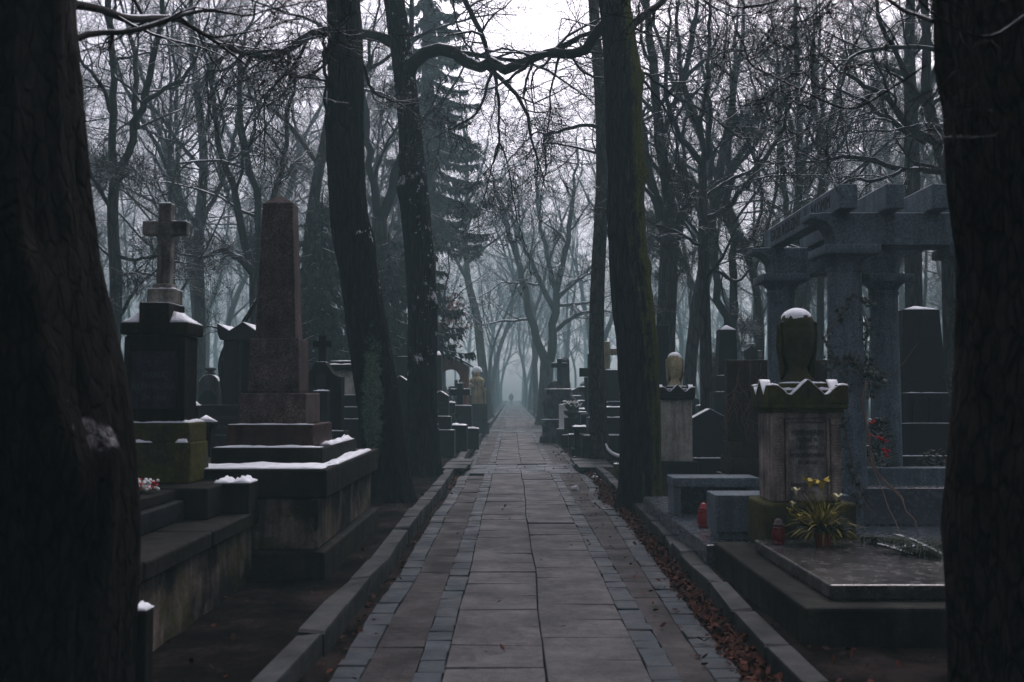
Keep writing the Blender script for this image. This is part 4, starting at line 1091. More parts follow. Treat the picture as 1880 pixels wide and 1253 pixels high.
# ---- stones near the pergola
def stele(name, label, x0p, x1p, topp, Y, mat, depth=.22, base=None, base_m=None, taper=0, snow=False, top='flat', z0=G, lines=None, txt_m='engraved_grey', ts=.055, cat='gravestone', snow_th=.02, peak=.06):
    x0, x1 = WX(x0p, Y), WX(x1p, Y); X = (x0 + x1) / 2; w = (x1 - x0) / 2; zt = WZ(topp, Y)
    t = thing(name, label, cat, (X, Y + depth / 2, 0))
    zs = z0
    if base:
        for i, (ew, ed, zp) in enumerate(base):
            zz = WZ(zp, Y - ed)
            b = MB().box(-w - ew, w + ew, -depth / 2 - ed, depth / 2 + ed, zs, zz, .012); b.wobble(.006, 2.5, i + int(x0p)); b.build('base', M[base_m or mat], t)
            if snow: MB().snow((-w - ew, -depth / 2 - ed, zz), (w + ew, -depth / 2 - ed, zz), (w + ew, -depth / 2 - .005, zz), (-w - ew, -depth / 2 - .005, zz), snow_th, i, 14, 4, .3).build('snow', M['snow'], t, True)
            zs = zz
    b = MB()
    if top == 'flat': b.box(-w, w, -depth / 2, depth / 2, zs, zt, .010, taper, taper * .6)
    elif top == 'point':
        b.box(-w, w, -depth / 2, depth / 2, zs, zt - peak, .008, taper, taper * .6); b.pyramid(-w + taper, w - taper, -depth / 2 + taper * .6, depth / 2 - taper * .6, zt - peak - .001, zt)
    elif top == 'gable': b.prism([(-w, zs), (w, zs), (w, zt - peak), (0, zt), (-w, zt - peak)], -depth / 2, depth / 2, .008)
    elif top == 'round': b.prism([(-w, zs), (w, zs)] + [(w * math.cos(a * math.pi / 10), zt - peak + peak * math.sin(a * math.pi / 10)) for a in range(11)], -depth / 2, depth / 2, .006)
    elif top == 'ogee':
        h = peak; c = [(w, zt - h), (w * .78, zt - h * .93), (w * .55, zt - h * .70), (w * .38, zt - h * .34), (w * .26, zt - h * .08), (w * .2, zt)]
        b.prism([(-w, zs), (w, zs)] + c + [(-x, z) for x, z in c[::-1]], -depth / 2, depth / 2, .006)
    b.wobble(.004, 2.5, int(x1p)); st_ = b.build('stone', M[mat], t)
    if lines: inscription(t, lines, 0, -depth / 2 - .001, zt - (peak if top != 'flat' else 0) - .16, ts * 1.6, ts, M[txt_m])
    if snow:
        s = MB(); d = depth / 2
        if top == 'gable':
            s.snow((-w, -d, zt - peak), (0, -d, zt), (0, d, zt), (-w, d, zt - peak), snow_th, 1, 8, 4, .1); s.snow((0, -d, zt), (w, -d, zt - peak), (w, d, zt - peak), (0, d, zt), snow_th, 2, 8, 4, .1)
        elif top == 'round':
            for a in range(1, 9):
                p = [(w * math.cos(q * math.pi / 10), zt - peak + peak * math.sin(q * math.pi / 10)) for q in (a + 1, a)]
                s.snow((p[0][0], -d, p[0][1]), (p[1][0], -d, p[1][1]), (p[1][0], d, p[1][1]), (p[0][0], d, p[0][1]), snow_th, a, 4, 4, .1)
        elif top == 'ogee': s.snow((-w * .2, -d, zt), (w * .2, -d, zt), (w * .2, d, zt), (-w * .2, d, zt), snow_th, 1, 6, 4, .1)
        elif top == 'flat': s.snow((-w + taper, -d, zt), (w - taper, -d, zt), (w - taper, d, zt), (-w + taper, d, zt), snow_th, 1, 12, 5, .2)
        else:
            wt, dt = w - taper, d - taper * .6
            s.snow((-wt, -dt, zt - peak), (wt, -dt, zt - peak), (.02, -.01, zt), (-.02, -.01, zt), snow_th * .5, 1, 6, 4, .1)
        s.build('snow', M['snow'], t, True)
    return t
t = stele('gravestone', 'upright dark red granite slab with faint inscription and dead creeper behind the pergola column', 1335, 1524, 661, 13.0, 'stone_red', .2, [(.02, .55, 880), (.0, .28, 842), (.0, .14, 812)], 'stone_red', txt_m='engraved_grey',
      lines=[('GRÓB', 1), ('RODZINY', 1), ('LEŚKIEWICZÓW', .9), ('', 1), ('PROSI O MODLITWĘ', .7)], ts=.075)
stele('gravestone', 'black gabled headstone with a thin snow edge next to the pale urn pedestal', 1268, 1338, 751, 15.8, 'stone_black', .3, [(.05, .1, 842)], 'stone_dark', snow=True, top='gable', peak=.16)
stele('obelisk', 'slim black granite obelisk standing behind the red granite slab', 1319, 1356, 597, 19.0, 'stone_black', .36, [(.10, .1, 720), (.05, .05, 690)], 'stone_black', taper=.035, top='point', peak=.09, cat='obelisk', snow=True)
stele('gravestone', 'small black pointed headstone peeping over the red granite slab', 1370, 1392, 635, 21.0, 'stone_black', .2, [(.1, .1, 735)], 'stone_dark', top='gable', peak=.09)
stele('obelisk', 'broad black tapering granite obelisk with grey plaques seen between the pergola columns', 1655, 1738, 560, 13.4, 'stone_black', .5, [(.12, .20, 838), (.06, .12, 778), (.02, .05, 722)], 'stone_black', taper=.06, top='point', peak=.06, cat='obelisk', snow=True, snow_th=.014)
t = thing('plaque', 'pair of small grey inscription plaques on the foot of the broad black obelisk', 'plaque', (WX(1697, 13.3), 13.245, 0))
for i, (a, c) in enumerate(((1674, 1698), (1701, 1726))):
    X = t.location.x; zc = (WZ(730, 13.3), WZ(774, 13.3))
    MB().box(WX(a, 13.3) - X, WX(c, 13.3) - X, 0, .03, zc[1], zc[0], .006).build('tablet', M['stone_slate'], t)

def cross(name, label, xp, topp, botp, Y, mat, w=.14, arm=.30, arm_t=.3, base=((.14, .2),), base_m=None, d=.09, snow=True, rough_base=False, cat='cross', z0=G, yellow=False):
    """free standing cross: its top and foot given in the photograph, standing on stacked blocks"""
    X = WX(xp, Y); zt, zb = WZ(topp, Y), WZ(botp, Y)
    t = thing(name, label, cat, (X, Y, 0))
    h = zt - zb; za = zt - h * arm_t
    if base:
        n = len(base); z = z0
        for i, (ew, fr) in enumerate(base):
            zz = z + (zb - z0) * fr if i < n - 1 else zb
            b = MB()
            if rough_base: b.blob((0, 0, z + (zz - z) * (.3 if i else .15)), (ew * 1.02, ew * .8, (zz - z) * (.86 if i else 1.0)), i + 3, .45, 3, 2.2)
            else: b.box(-ew, ew, -ew * .8, ew * .8, z, zz, .012, .01, .01).wobble(.006, 3, i + int(xp))
            b.build('pedestal', M[base_m or mat], t)
            if snow and i < n - 1 or (snow and ew > w): MB().snow((-ew + .01, -ew * .8, zz), (ew - .01, -ew * .8, zz), (ew - .01, -d * .6, zz), (-ew + .01, -d * .6, zz), .03, i, 8, 4, .3).build('snow', M['snow'], t, True)
            z = zz
    b = MB().box(-w / 2, w / 2, -d / 2, d / 2, zb, zt, .008); b.box(-arm, arm, -d / 2 + .002, d / 2 - .002, za - w / 2, za + w / 2, .008); b.wobble(.003, 4, int(xp)); b.build('cross', M[mat], t)
    if snow:
        s = MB()
        for sx in (-1, 1): s.snow((min(sx * arm, sx * w / 2), -d / 2, za + w / 2), (max(sx * arm, sx * w / 2), -d / 2, za + w / 2), (max(sx * arm, sx * w / 2), d / 2, za + w / 2), (min(sx * arm, sx * w / 2), d / 2, za + w / 2), .016, 2, 6, 4, .1)
        s.snow((-w / 2, -d / 2, zt), (w / 2, -d / 2, zt), (w / 2, d / 2, zt), (-w / 2, d / 2, zt), .018, 3, 5, 4, .1); s.build('snow', M['snow'], t, True)
    return t
cross('stone_cross', 'tall black cross rising directly behind the pale urn pedestal', 1213, 598, 760, 17.2, 'stone_black', .24, .34, .50, ((.35, .5), (.25, .5)), 'stone_black', .2, snow=False)
cross('stone_cross', 'small tan stone cross just showing between two black headstones', 1381, 632, 690, 24.0, 'stone_cross', .16, .24, .32, ((.3, .5), (.22, .5)), 'stone_grey')

# ---- further stones beside the path, east side
cross('stone_cross', 'ochre stone cross on a tall dark eared monument behind the ruddy trunk', 1114, 628, 680, 26.0, 'stone_yellow', .16, .27, .36, ((.55, .25), (.42, .35), (.30, .4)), 'stone_black', .12)
cross('stone_cross', 'broad black cross half hidden behind the slim ruddy trunk', 1087, 650, 760, 25.0, 'stone_black', .22, .32, .31, ((.42, .5), (.3, .5)), 'stone_black', .16, snow=False)
cross('stone_cross', 'dark stone cross growing from a rough rock mound beside a white slab', 1027, 659, 715, 31.5, 'stone_slate', .15, .26, .22, ((.62, .4), (.50, .6)), 'stone_grey', .14, rough_base=True)
stele('gravestone', 'tall dark tapering stele behind the rock mound cross', 1028, 1047, 655, 34.0, 'stone_black', .25, [(.15, .2, 745)], 'stone_black', taper=.03, top='point', peak=.1)
stele('gravestone', 'bright white leaning slab beside the planter with frosted flowers', 1026, 1042, 743, 29.0, 'petal_white', .08, [(.08, .25, 788)], 'stone_slate', snow=True)
stele('stone_chest', 'dark long box tomb with snow on its lid behind the planter', 1052, 1084, 736, 34, 'stone_grey', .8, [(.1, .1, 758)], 'stone_dark', snow=True, cat='box tomb')
t = urn_pedestal('urn_pedestal', 'grey monument with squat snowy urn beyond the box tomb', WX(1071, 37), 37, G, .62, .75, .55, 'stone_grey', 'stone_slate', 'stone_slate', plaque=False, seed=9)
def planter(px, Y):
    t = thing('planter', 'stone planter bowl with frost-white flowers on a dark pedestal near the white slab', 'planter', (WX(px, Y), Y, 0)); z = WZ(754, Y)
    b = MB().box(-.30, .30, -.3, .3, G, .42, .012); b.box(-.22, .22, -.22, .22, .42, z - .2, .012); b.wobble(.006, 3, 1); b.build('pedestal', M['stone_dark'], t)
    MB().lathe([(.10, 0), (.12, .03), (.22, .1), (.25, .19), (.235, .2), (.2, .17), (0, .15)], 20, (0, 0, z - .2)).build('bowl', M['stone_black'], t, True)
    rng = np.random.default_rng(4); b = MB(); f = MB()
    for i in range(60):
        a = rng.uniform(0, 6.28); r = .26 * rng.random() ** .5; h = .10 + .16 * rng.random()
        b.tube([(r * .4 * math.cos(a), r * .4 * math.sin(a), z - .04), (r * math.cos(a), r * math.sin(a), z + h)], .006, 4)
        f.blob((r * math.cos(a), r * math.sin(a), z + h), (.03, .03, .018), i, .5, 1)
    b.build('stems', M['foliage_dark'], t); f.build('flowers', M['petal_white'], t, True)
    MB().snow((-.3, -.3, .42), (.3, -.3, .42), (.3, -.22, .42), (-.3, -.22, .42), .04, 1, 10, 4, .4).build('snow', M['snow'], t, True)
planter(1051, 27.0)
simple_block('grave_post', 'mossy grey stone pillar with snowy top at the kerb before the ruddy trunk', 'gate post',  # plain stone pillar standing alone, no gate belongs to it
             [('pillar', 'concrete_moss', [(-.30, .24, -.35, .35, G, .26, .015), (-.24, .20, -.30, .30, .26, .70, .015, .02, .02)], .008), ('cap', 'stone_dark', [(-.27, .22, -.33, .33, .70, .76, .01)], .005), ('snow', 'snow', [('snow', (-.27, -.33, .76), (.22, -.33, .76), (.22, .33, .76), (-.27, .33, .76), .035, 4, 12, 12, .2)], 0)], (WX(1072, 23.2), 23.2, 0))
stele('gravestone', 'stepped dark headstone block with three snow lines behind the mossy pillar', 1062, 1078, 757, 26.2, 'stone_slate', .3, [(.12, .15, 790)], 'stone_slate', snow=True)
stele('gravestone', 'low black block with a single snow line below the planter pedestal', 1044, 1058, 798, 24.5, 'stone_black', .3, None, snow=True)
simple_block('stone_chest', 'broad stepped dark tomb in three snowy tiers between the two trunks', 'box tomb',
             [('tier', 'stone_dark', [(-.75, .75, -.6, .6, G, .62, .015)], .006), ('tier', 'stone_black', [(-.60, .60, -.4, .5, .62, 1.0, .012)], .005), ('tier', 'stone_black', [(-.45, .45, -.2, .4, 1.0, 1.22, .012)], .005),
              ('snow', 'snow', [('snow', (-.75, -.6, .62), (.75, -.6, .62), (.75, -.41, .62), (-.75, -.41, .62), .035, 1, 16, 4, .3), ('snow', (-.6, -.4, 1.0), (.6, -.4, 1.0), (.6, -.21, 1.0), (-.6, -.21, 1.0), .03, 2, 16, 4, .3), ('snow', (-.45, -.2, 1.22), (.45, -.2, 1.22), (.45, .4, 1.22), (-.45, .4, 1.22), .03, 3, 14, 8, .2)], 0)], (WX(1128, 22.2), 22.2, 0))
t = thing('boulder', 'small mossy boulder with a cap of snow at the foot of the mossy trunk', 'rock', (WX(1136, 17.3), 17.3, .02))
MB().blob((0, 0, .14), (.15, .16, .17), 3, .4, 3).build('rock', M['stone_mossy'], t, True)
MB().snow((-.1, -.1, .285), (.1, -.1, .285), (.1, .1, .285), (-.1, .1, .285), .03, 2, 8, 8, .6).build('snow', M['snow'], t, True)
t = thing('fallen_bough', 'curved fallen bough edged with snow hanging behind the mossy trunk', 'branch', (WX(1122, 18.5), 18.5, 0))
pts = [W(x, y, 18.5) - np.array(t.location) for x, y in ((1112, 818), (1115, 828), (1122, 836), (1132, 841), (1150, 843), (1175, 846))]
MB().tube(pts, [.02, .035, .05, .055, .05, .05], 8).build('bough', M['bark_brown'], t, True)
MB().tube([p + np.array([0, -.01, .035]) for p in pts], [.012, .03, .042, .045, .04, .02], 8).build('snow', M['snow'], t, True)

# ---- further stones beside the path, west side
t = stele('gravestone', 'brown curved-gable tombstone with a small niche behind the obelisk plinth', 550, 627, 665, 13.2, 'stone_dark', .25, [(.10, .18, 818), (.05, .1, 792)], 'stone_dark', snow=True, top='ogee', peak=.20)
MB().box(-.075, .075, -.138, -.10, 1.60, 1.78, .01).build('niche', M['engraved'], t)
X = t.location.x
cr = MB(); zc = WZ(665, 13.2); cr.box(-.05, .05, -.04, .04, zc, zc + .36, .008); cr.box(-.12, .12, -.038, .038, zc + .2, zc + .29, .008); cr.build('cross', M['stone_dark'], t)
stele('gravestone', 'narrow dark stele with a slip of snow standing before the curved-gable tombstone', 575, 601, 718, 12.4, 'stone_slate', .2, [(.06, .08, 800)], 'stone_dark', snow=True)
stele('gravestone', 'pale streaked monument under a dark snowy cornice beside the leaning trunk', 609, 660, 682, 17.5, 'stone_pale', .4, [(.16, .3, 770), (.10, .2, 748), (.05, .1, 726)], 'stone_dark', snow=True)
t = thing('monument_cornice', 'dark cornice slab with scrolled snowy end on the pale streaked monument', 'cornice', (WX(634, 17.5), 17.7, 0)); z = WZ(682, 17.5) + .025
MB().box(-.34, .34, -.28, .28, z, z + .09, .012).box(-.27, .27, -.22, .22, z + .09, z + .15, .012).build('cornice', M['stone_dark'], t)
MB().snow((-.27, -.22, z + .15), (.27, -.22, z + .15), (.27, .22, z + .15), (-.27, .22, z + .15), .03, 1, 12, 6, .2).snow((-.34, -.28, z + .09), (.34, -.28, z + .09), (.34, -.22, z + .09), (-.34, -.22, z + .09), .025, 2, 12, 4, .2).build('snow', M['snow'], t, True)
stele('gravestone', 'wide low slab of black polished stone with rows of lettering beside the obelisk', 355, 444, 744, 12.6, 'stone_black', .2, [(.1, .2, 800)], 'stone_black', lines=[('RODZINA NOWICKICH', .8), ('PROSI O WESTCHNIENIE', .6)], ts=.075, txt_m='engraved_grey')
t = stele('gravestone', 'small pale headstone with a round-arched snowy hood far behind the black slab', 365, 402, 688, 18.0, 'stone_grey', .2, [(.06, .1, 760)], 'stone_grey', snow=True, top='round', peak=.18)
z = WZ(688, 18.0); MB().lathe([(.09, 0), (.09, .03), (.05, .05), (.10, .09), (.10, .12), (0, .13)], 14, (0, 0, z)).build('finial', M['stone_grey'], t, True)
MB().prism([(-.16, z - .75), (.16, z - .75), (.16, z - .42), (.06, z - .28), (-.06, z - .28), (-.16, z - .42)], -.125, -.09, .006).build('panel', M['stone_dark'], t)
def canopy_tomb():
    Y = 13.8; X = WX(462, Y); z = WZ(612, Y)
    t = thing('canopy_tomb', 'dark canopy tomb with upswept snowy roof edges hidden behind the obelisk', 'tomb', (X, Y, 0))
    b = MB()
    for sx in (-1, 1):
        for sy in (-1, 1): b.box(sx * .18 - .10, sx * .18 + .10, sy * .3 - .10, sy * .3 + .10, .4, z - .12, .01)
    b.build('pillars', M['stone_black'], t)
    MB().box(-.45, .45, -.5, .5, G, .4, .012).build('base', M['stone_dark'], t)
    MB().prism([(-.30, z - .12), (.30, z - .12), (.34, z - .02), (.34, z + .10), (.18, z), (0, z + .12), (-.18, z), (-.34, z + .10), (-.34, z - .02)], -.5, .5, .006).build('roof', M['stone_black'], t)
    s = MB()
    for a, c in (((-.34, z + .10), (-.18, z)), ((-.18, z), (0, z + .12)), ((0, z + .12), (.18, z)), ((.18, z), (.34, z + .10))):
        s.snow((a[0], -.5, a[1]), (c[0], -.5, c[1]), (c[0], .5, c[1]), (a[0], .5, a[1]), .022, 1, 5, 10, .1)
    s.build('snow', M['snow'], t, True)
canopy_tomb()
stele('gravestone', 'black narrow stele with snow on its shoulder in the gap between two dark trunks', 718, 750, 690, 19.5, 'stone_slate', .25, [(.1, .15, 800)], 'stone_dark', snow=True, top='gable', peak=.12)
stele('gravestone', 'blue-grey flat-topped stone partly covered by the snow-flecked trunk', 728, 760, 655, 24.0, 'stone_slate', .3, [(.15, .2, 760)], 'stone_dark', snow=True)
# beyond the snow-flecked trunk
stele('gravestone', 'tall thin black stele close beside the snow-flecked trunk', 797, 812, 645, 24.0, 'stone_black', .3, [(.1, .1, 790), (.05, .05, 762)], 'stone_black', snow=True, top='point', peak=.1, taper=.02)
stele('gravestone', 'broad black slab with a white snow line beside the snow-flecked trunk', 792, 824, 718, 22.8, 'stone_black', .25, [(.14, .2, 790), (.06, .12, 765)], 'stone_black', snow=True, top='gable', peak=.12, lines=[('RODZINA', 1), ('MALICKICH', .9)], ts=.07)
def chapel():
    Y = 34; X = WX(826, Y); z0, z1, z2 = G, WZ(672, Y), WZ(654, Y); w = .62
    t = thing('brick_chapel', 'small brick grave chapel with open arches and a snowy pitched roof', 'chapel', (X, Y, 0))
    for sy in (-.55, .55):
        b = MB()
        for sx in (-1, 1): b.box(sx * (w - .12) - .12, sx * (w - .12) + .12, sy - .12, sy + .12, .5, z1 - .45, .01)
        pts = [(-w, z1 - .45), (-w, z1), (0, z2), (w, z1), (w, z1 - .45), (w - .24, z1 - .45)] + [((w - .24) * math.cos(a * math.pi / 8), z1 - .45 + .34 * math.sin(a * math.pi / 8)) for a in range(1, 8)] + [(-w + .24, z1 - .45)]
        b.prism(pts, sy - .115, sy + .115, 0)
        b.build('arched_wall', M['brick'], t)
    MB().box(-w - .08, w + .08, -.75, .75, z0, .5, .015).build('base', M['stone_dark'], t)
    r = MB()
    r.prism([(-w - .15, z1 - .06), (0, z2 + .02), (w + .15, z1 - .06), (w + .15, z1), (0, z2 + .09), (-w - .15, z1)], -.85, .85, .006); r.build('roof', M['stone_black'], t)
    s = MB(); s.snow((-w - .15, -.85, z1), (0, -.85, z2 + .09), (0, .85, z2 + .09), (-w - .15, .85, z1), .02, 1, 8, 8, .1); s.snow((0, -.85, z2 + .09), (w + .15, -.85, z1), (w + .15, .85, z1), (0, .85, z2 + .09), .02, 2, 8, 8, .1); s.build('snow', M['snow'], t, True)
chapel()
cross('stone_cross', 'squat black cross on a curved black pedestal near the brick chapel', 845, 704, 745, 27.0, 'stone_black', .17, .27, .40, ((.40, .45), (.33, .55)), 'stone_black', .13)
cross('stone_cross', 'thin dark cross standing tall between brick chapel and pale statue', 855, 686, 725, 36.0, 'stone_slate', .12, .25, .35, ((.35, .4), (.24, .6)), 'stone_slate', .1)
simple_block('grave_post', 'small dark bollard with a domed cap of snow near the broad black slab', 'gate post',  # lone stone bollard, without a gate
             [('pillar', 'stone_black', [(-.11, .11, -.11, .11, G, WZ(740, 25.5), .012)], .004), ('snow', 'snow', [('snow', (-.12, -.12, WZ(740, 25.5)), (.12, -.12, WZ(740, 25.5)), (.12, .12, WZ(740, 25.5)), (-.12, .12, WZ(740, 25.5)), .055, 4, 8, 8, .1)], 0)], (WX(828, 25.5), 25.5, 0))
simple_block('stone_chest', 'low kerbside tomb with snow on its flat lid below the black cross', 'box tomb',
             [('chest', 'stone_dark', [(-.32, .32, -.3, .5, G, WZ(781, 24.5), .012)], .006), ('snow', 'snow', [('snow', (-.32, -.3, WZ(781, 24.5)), (.32, -.3, WZ(781, 24.5)), (.32, .3, WZ(781, 24.5)), (-.32, .3, WZ(781, 24.5)), .05, 4, 14, 8, .3)], 0)], (WX(834, 24.5), 24.5, 0))
simple_block('grave_post', 'short black kerbside block with snow top nearer the path than the black cross', 'gate post',  # low stone block among the graves, without a gate
             [('block', 'stone_black', [(-.17, .17, -.17, .17, G, WZ(787, 26.0), .012)], .004), ('snow', 'snow', [('snow', (-.17, -.17, WZ(787, 26.0)), (.17, -.17, WZ(787, 26.0)), (.17, .17, WZ(787, 26.0)), (-.17, .17, WZ(787, 26.0)), .05, 4, 8, 8, .3)], 0)], (WX(868, 26.0), 26.0, 0))
def statue(px, Y):
    X = WX(px, Y); zb, zt = WZ(742, Y), WZ(682, Y)
    t = thing('statue', 'pale yellowish robed stone statue on a block beside the brick chapel', 'statue', (X, Y, 0))
    b = MB().box(-.48, .48, -.4, .4, G, .5, .012); b.box(-.42, .42, -.34, .34, .5, zb, .012); b.build('pedestal', M['stone_grey'], t)
    h = zt - zb
    V, Q = [], []; n, m = 30, 24
    for j in range(m + 1):
        v = j / m
        r = np.interp(v, [0, .1, .45, .62, .72, .80, .84, .87, .93, .985, 1], [.30, .28, .20, .22, .27, .20, .085, .085, .125, .085, .005])
        for i in range(n):
            a = 2 * math.pi * i / n; k = 1 + (.10 * math.sin(a * 9 + 2 * v) if v < .7 else 0) + .06 * mnoise.noise(Vector((math.cos(a) * 2, math.sin(a) * 2, v * 5)))
            V.append((r * k * math.cos(a) + .05 * math.sin(v * 3), r * k * .75 * math.sin(a), zb + h * v))
    for j in range(m):
        for i in range(n): Q.append((j * n + i, j * n + (i + 1) % n, (j + 1) * n + (i + 1) % n, (j + 1) * n + i))
    np_mesh('figure', V, Q, M['stone_yellow'], t)
    MB().tube([(-.27, -.05, zb + h * .74), (-.34, -.16, zb + h * .58), (-.10, -.27, zb + h * .56)], [.09, .08, .055], 8).build('arm', M['stone_yellow'], t, True)
    MB().box(.27, .37, -.08, .08, zb, zb + h * .5, .02).wobble(.02, 4, 1).build('pillar', M['stone_yellow'], t)
statue(874, 36)
def dome_tomb(px, Y):
    t = thing('dome_tomb', 'far round tomb with a snow-white dome above the pale statue', 'tomb', (WX(px, Y), Y, 0)); z = WZ(684, Y)
    MB().lathe([(.45, G), (.45, .5), (.30, .55), (.30, z - .1), (.36, z - .05), (.36, z)], 24).build('drum', M['stone_grey'], t, 40)
    V, Q = snow_dome(.32, z, z + .36, 24, 2); np_mesh('dome', V, Q, M['snow'], t)
dome_tomb(876, 58)
# ------------------------------------------------------------------ small things on the graves
def lantern(name, label, px, py, Y, z, h, mat):
    t = thing(name, label, 'lantern', (WX(px, Y), Y, z)); k = h / .20
    MB().lathe([(.048, 0), (.052, .012), (.046, .02), (.046, .024)] + [(.050 + .007 * math.sin(j * .5) + (.0025 if j % 2 else -.0025), .03 + .0115 * j) for j in range(9)] + [(.050, .130), (.036, .14), (0, .141)], 20).build('glass', M[mat], t, True).scale = (k, k, k)
    c = MB().lathe([(.036, .140), (.044, .145), (.044, .156), (.034, .162), (.030, .185), (.016, .2), (0, .201)], 20).build('lid', M['lantern_cap'] if 'dark' in mat else M[mat], t, True); c.scale = (k, k, k)
lantern('grave_lantern', 'dark red ribbed grave lantern with black lid beside the potted yellow plant', 1425, 998, 7.45, .396, .185, 'glass_dark_red')
lantern('grave_lantern', 'bright red grave lantern standing on the polished granite platform', 1289, 962, 9.35, .273, .22, 'glass_red')

def strap(b, p0, d, L, w, droop, n=6):
    """a narrow arching leaf with thickness from folding"""
    p = Vector(p0); d = Vector(d).normalized(); side = d.cross(Vector((0, 0, 1))).normalized()
    pr = None
    for i in range(n + 1):
        f = i / n; ww = w * (math.sin(math.pi * min(1, .15 + f * .85)) ** .7 + .05)
        A = b.bm.verts.new(p - side * ww); Mi = b.bm.verts.new(p - Vector((0, 0, ww * .5))); B = b.bm.verts.new(p + side * ww)
        if pr: b.bm.faces.new((pr[0], pr[1], Mi, A)); b.bm.faces.new((pr[1], pr[2], B, Mi))
        pr = (A, Mi, B)
        p = p + d * (L / n); d = (d + Vector((0, 0, -droop / n))).normalized()
def potted_plant():
    Y = 7.38; X = WX(1506, Y); z = .396
    t = thing('potted_plant', 'terracotta pot of wilting yellow-green strap leaves and cream blossoms on the granite slab', 'plant', (X, Y, z))
    MB().lathe([(.050, 0), (.052, .005), (.062, .095), (.072, .096), (.074, .13), (.066, .13), (.060, .115), (0, .11)], 24).build('pot', M['terracotta'], t, 40)
    rng = np.random.default_rng(8); b = MB(); g = MB(); e = MB()
    for i in range(150):
        a = rng.uniform(0, 6.28); el = rng.uniform(.1, 1.45); L = rng.uniform(.10, .27) if i % 3 else rng.uniform(.26, .36)
        strap(b, (rng.normal() * .02, rng.normal() * .02, .11), (math.cos(a) * math.cos(el), math.sin(a) * math.cos(el), math.sin(el)), L, rng.uniform(.004, .011), rng.uniform(.9, 2.5) if i % 3 else rng.uniform(.5, 2.0))
    for i in range(150):
        a = rng.uniform(0, 6.28); r = rng.uniform(.05, .20)
        strap(e, (r * math.cos(a) * .4, r * math.sin(a) * .4, .10), (math.cos(a), math.sin(a), rng.uniform(.35, 1.2)), rng.uniform(.08, .18), rng.uniform(.012, .022), rng.uniform(.4, 1.5))
    for i in range(46):
        a = rng.choice([0.1, 3.0]) + rng.normal() * .45
        strap(g, (0, 0, .10), (math.cos(a), math.sin(a) - .2, rng.uniform(.05, .7)), rng.uniform(.16, .30), .003, rng.uniform(.1, .9), 4)
    b.build('leaves', M['foliage_yellow'], t); e.build('leaves', M['foliage_dark'], t); g.build('leaves', M['foliage_grey'], t)
    for (px, py, s, m) in ((1487, 886, .045, 'petal_yellow'), (1509, 888, .05, 'petal_yellow'), (1461, 901, .030, 'petal_cream'), (1536, 913, .034, 'petal_cream'), (1455, 925, .024, 'petal_cream'), (1450, 937, .02, 'petal_yellow'), (1532, 945, .022, 'petal_yellow'), (1467, 948, .022, 'petal_yellow')):
        p = W(px, py, Y - .04) - np.array(t.location); f = MB()
        f.lathe([(.10 * s, -1.0 * s), (.22 * s, -.5 * s), (.42 * s, .0), (.85 * s, .42 * s), (1.12 * s, .45 * s), (.80 * s, .38 * s), (.34 * s, -.05 * s), (0, -.2 * s)], 18, tuple(p))
        for v in f.bm.verts:
            d = v.co - Vector(p); an = math.atan2(d.y, d.x); v.co.z += s * .30 * math.sin(an * 3 + px) * (d.xy.length / s) + d.x * .35 * math.sin(px); v.co.x += d.x * .25 * math.sin(an * 6)
        g2 = MB().tube([(0, 0, .12), (p[0] * .5, p[1] * .5, p[2] * .62), (p[0], p[1], p[2] - s)], .003, 5).build('stalk', M['foliage_yellow'], t, True)
        f.build('blossom', M[m], t, True)
potted_plant()

def conifer_spray():
    t = thing('fir_branch', 'cut fir branches flecked with snow lying across the granite slab', 'branch', (2.78, 7.25, .40))
    rng = np.random.default_rng(3); b = MB(); s = MB()
    for k, ((x0, y0), (x1, y1)) in enumerate(((W(1565, 975, 7.55)[:2], W(1660, 990, 7.35)[:2]), (W(1640, 978, 7.6)[:2], W(1738, 1025, 6.85)[:2]), (W(1610, 1006, 7.1)[:2], W(1725, 1035, 6.75)[:2]), (W(1690, 985, 7.4)[:2], W(1760, 1012, 7.0)[:2]), (W(1580, 982, 7.5)[:2], W(1700, 1015, 7.05)[:2]))):
        P = [Vector((x0 + (x1 - x0) * f - 2.78, y0 + (y1 - y0) * f - 7.25, .012 + .03 * math.sin(f * 3 + k))) for f in np.linspace(0, 1, 8)]
        b.tube(P, .006, 5)
        if k in (1, 2, 4):
            for i in range(60):
                f = rng.random() * 6.9
                if mnoise.noise(Vector((f * 1.7, k * 5.1, 1))) < -.05: continue
                p = P[int(f)].lerp(P[int(f) + 1], f % 1); d = (P[-1] - P[0]).normalized(); q = p + d * rng.uniform(.02, .07) + Vector((0, rng.normal() * .012, .012)); s.tube([p + Vector((0, rng.normal() * .012, .012)), p.lerp(q, .5) + Vector((0, 0, .006)), q], [.003, .007 * rng.uniform(.5, 1.2), .002], 5)
        for i in range(260):
            f = rng.random() * 6.99; p = P[int(f)].lerp(P[int(f) + 1], f % 1); d = (P[-1] - P[0]).normalized(); sd = Vector((-d.y, d.x, 0)) * rng.choice([-1, 1])
            q = p + (d * .6 + sd * rng.uniform(.5, 1)) * rng.uniform(.04, .10); q.z = max(.004, .01 + rng.random() * .05)
            w = d * .004
            b.bm.faces.new([b.bm.verts.new(v) for v in (p - w, p + w, q + w * .5, q - w * .5)])
            if False and .25 + .5 * mnoise.noise(Vector((f, k * 3, 1))) > .1: s.blob((q * .6 + p * .4) + Vector((0, 0, .014)), (.017 * rng.uniform(.5, 1.2), .007, .005), i, .5, 1)
    b.build('needles', M['foliage_dark'], t); s.build('snow', M['snow'], t, True)
conifer_spray()

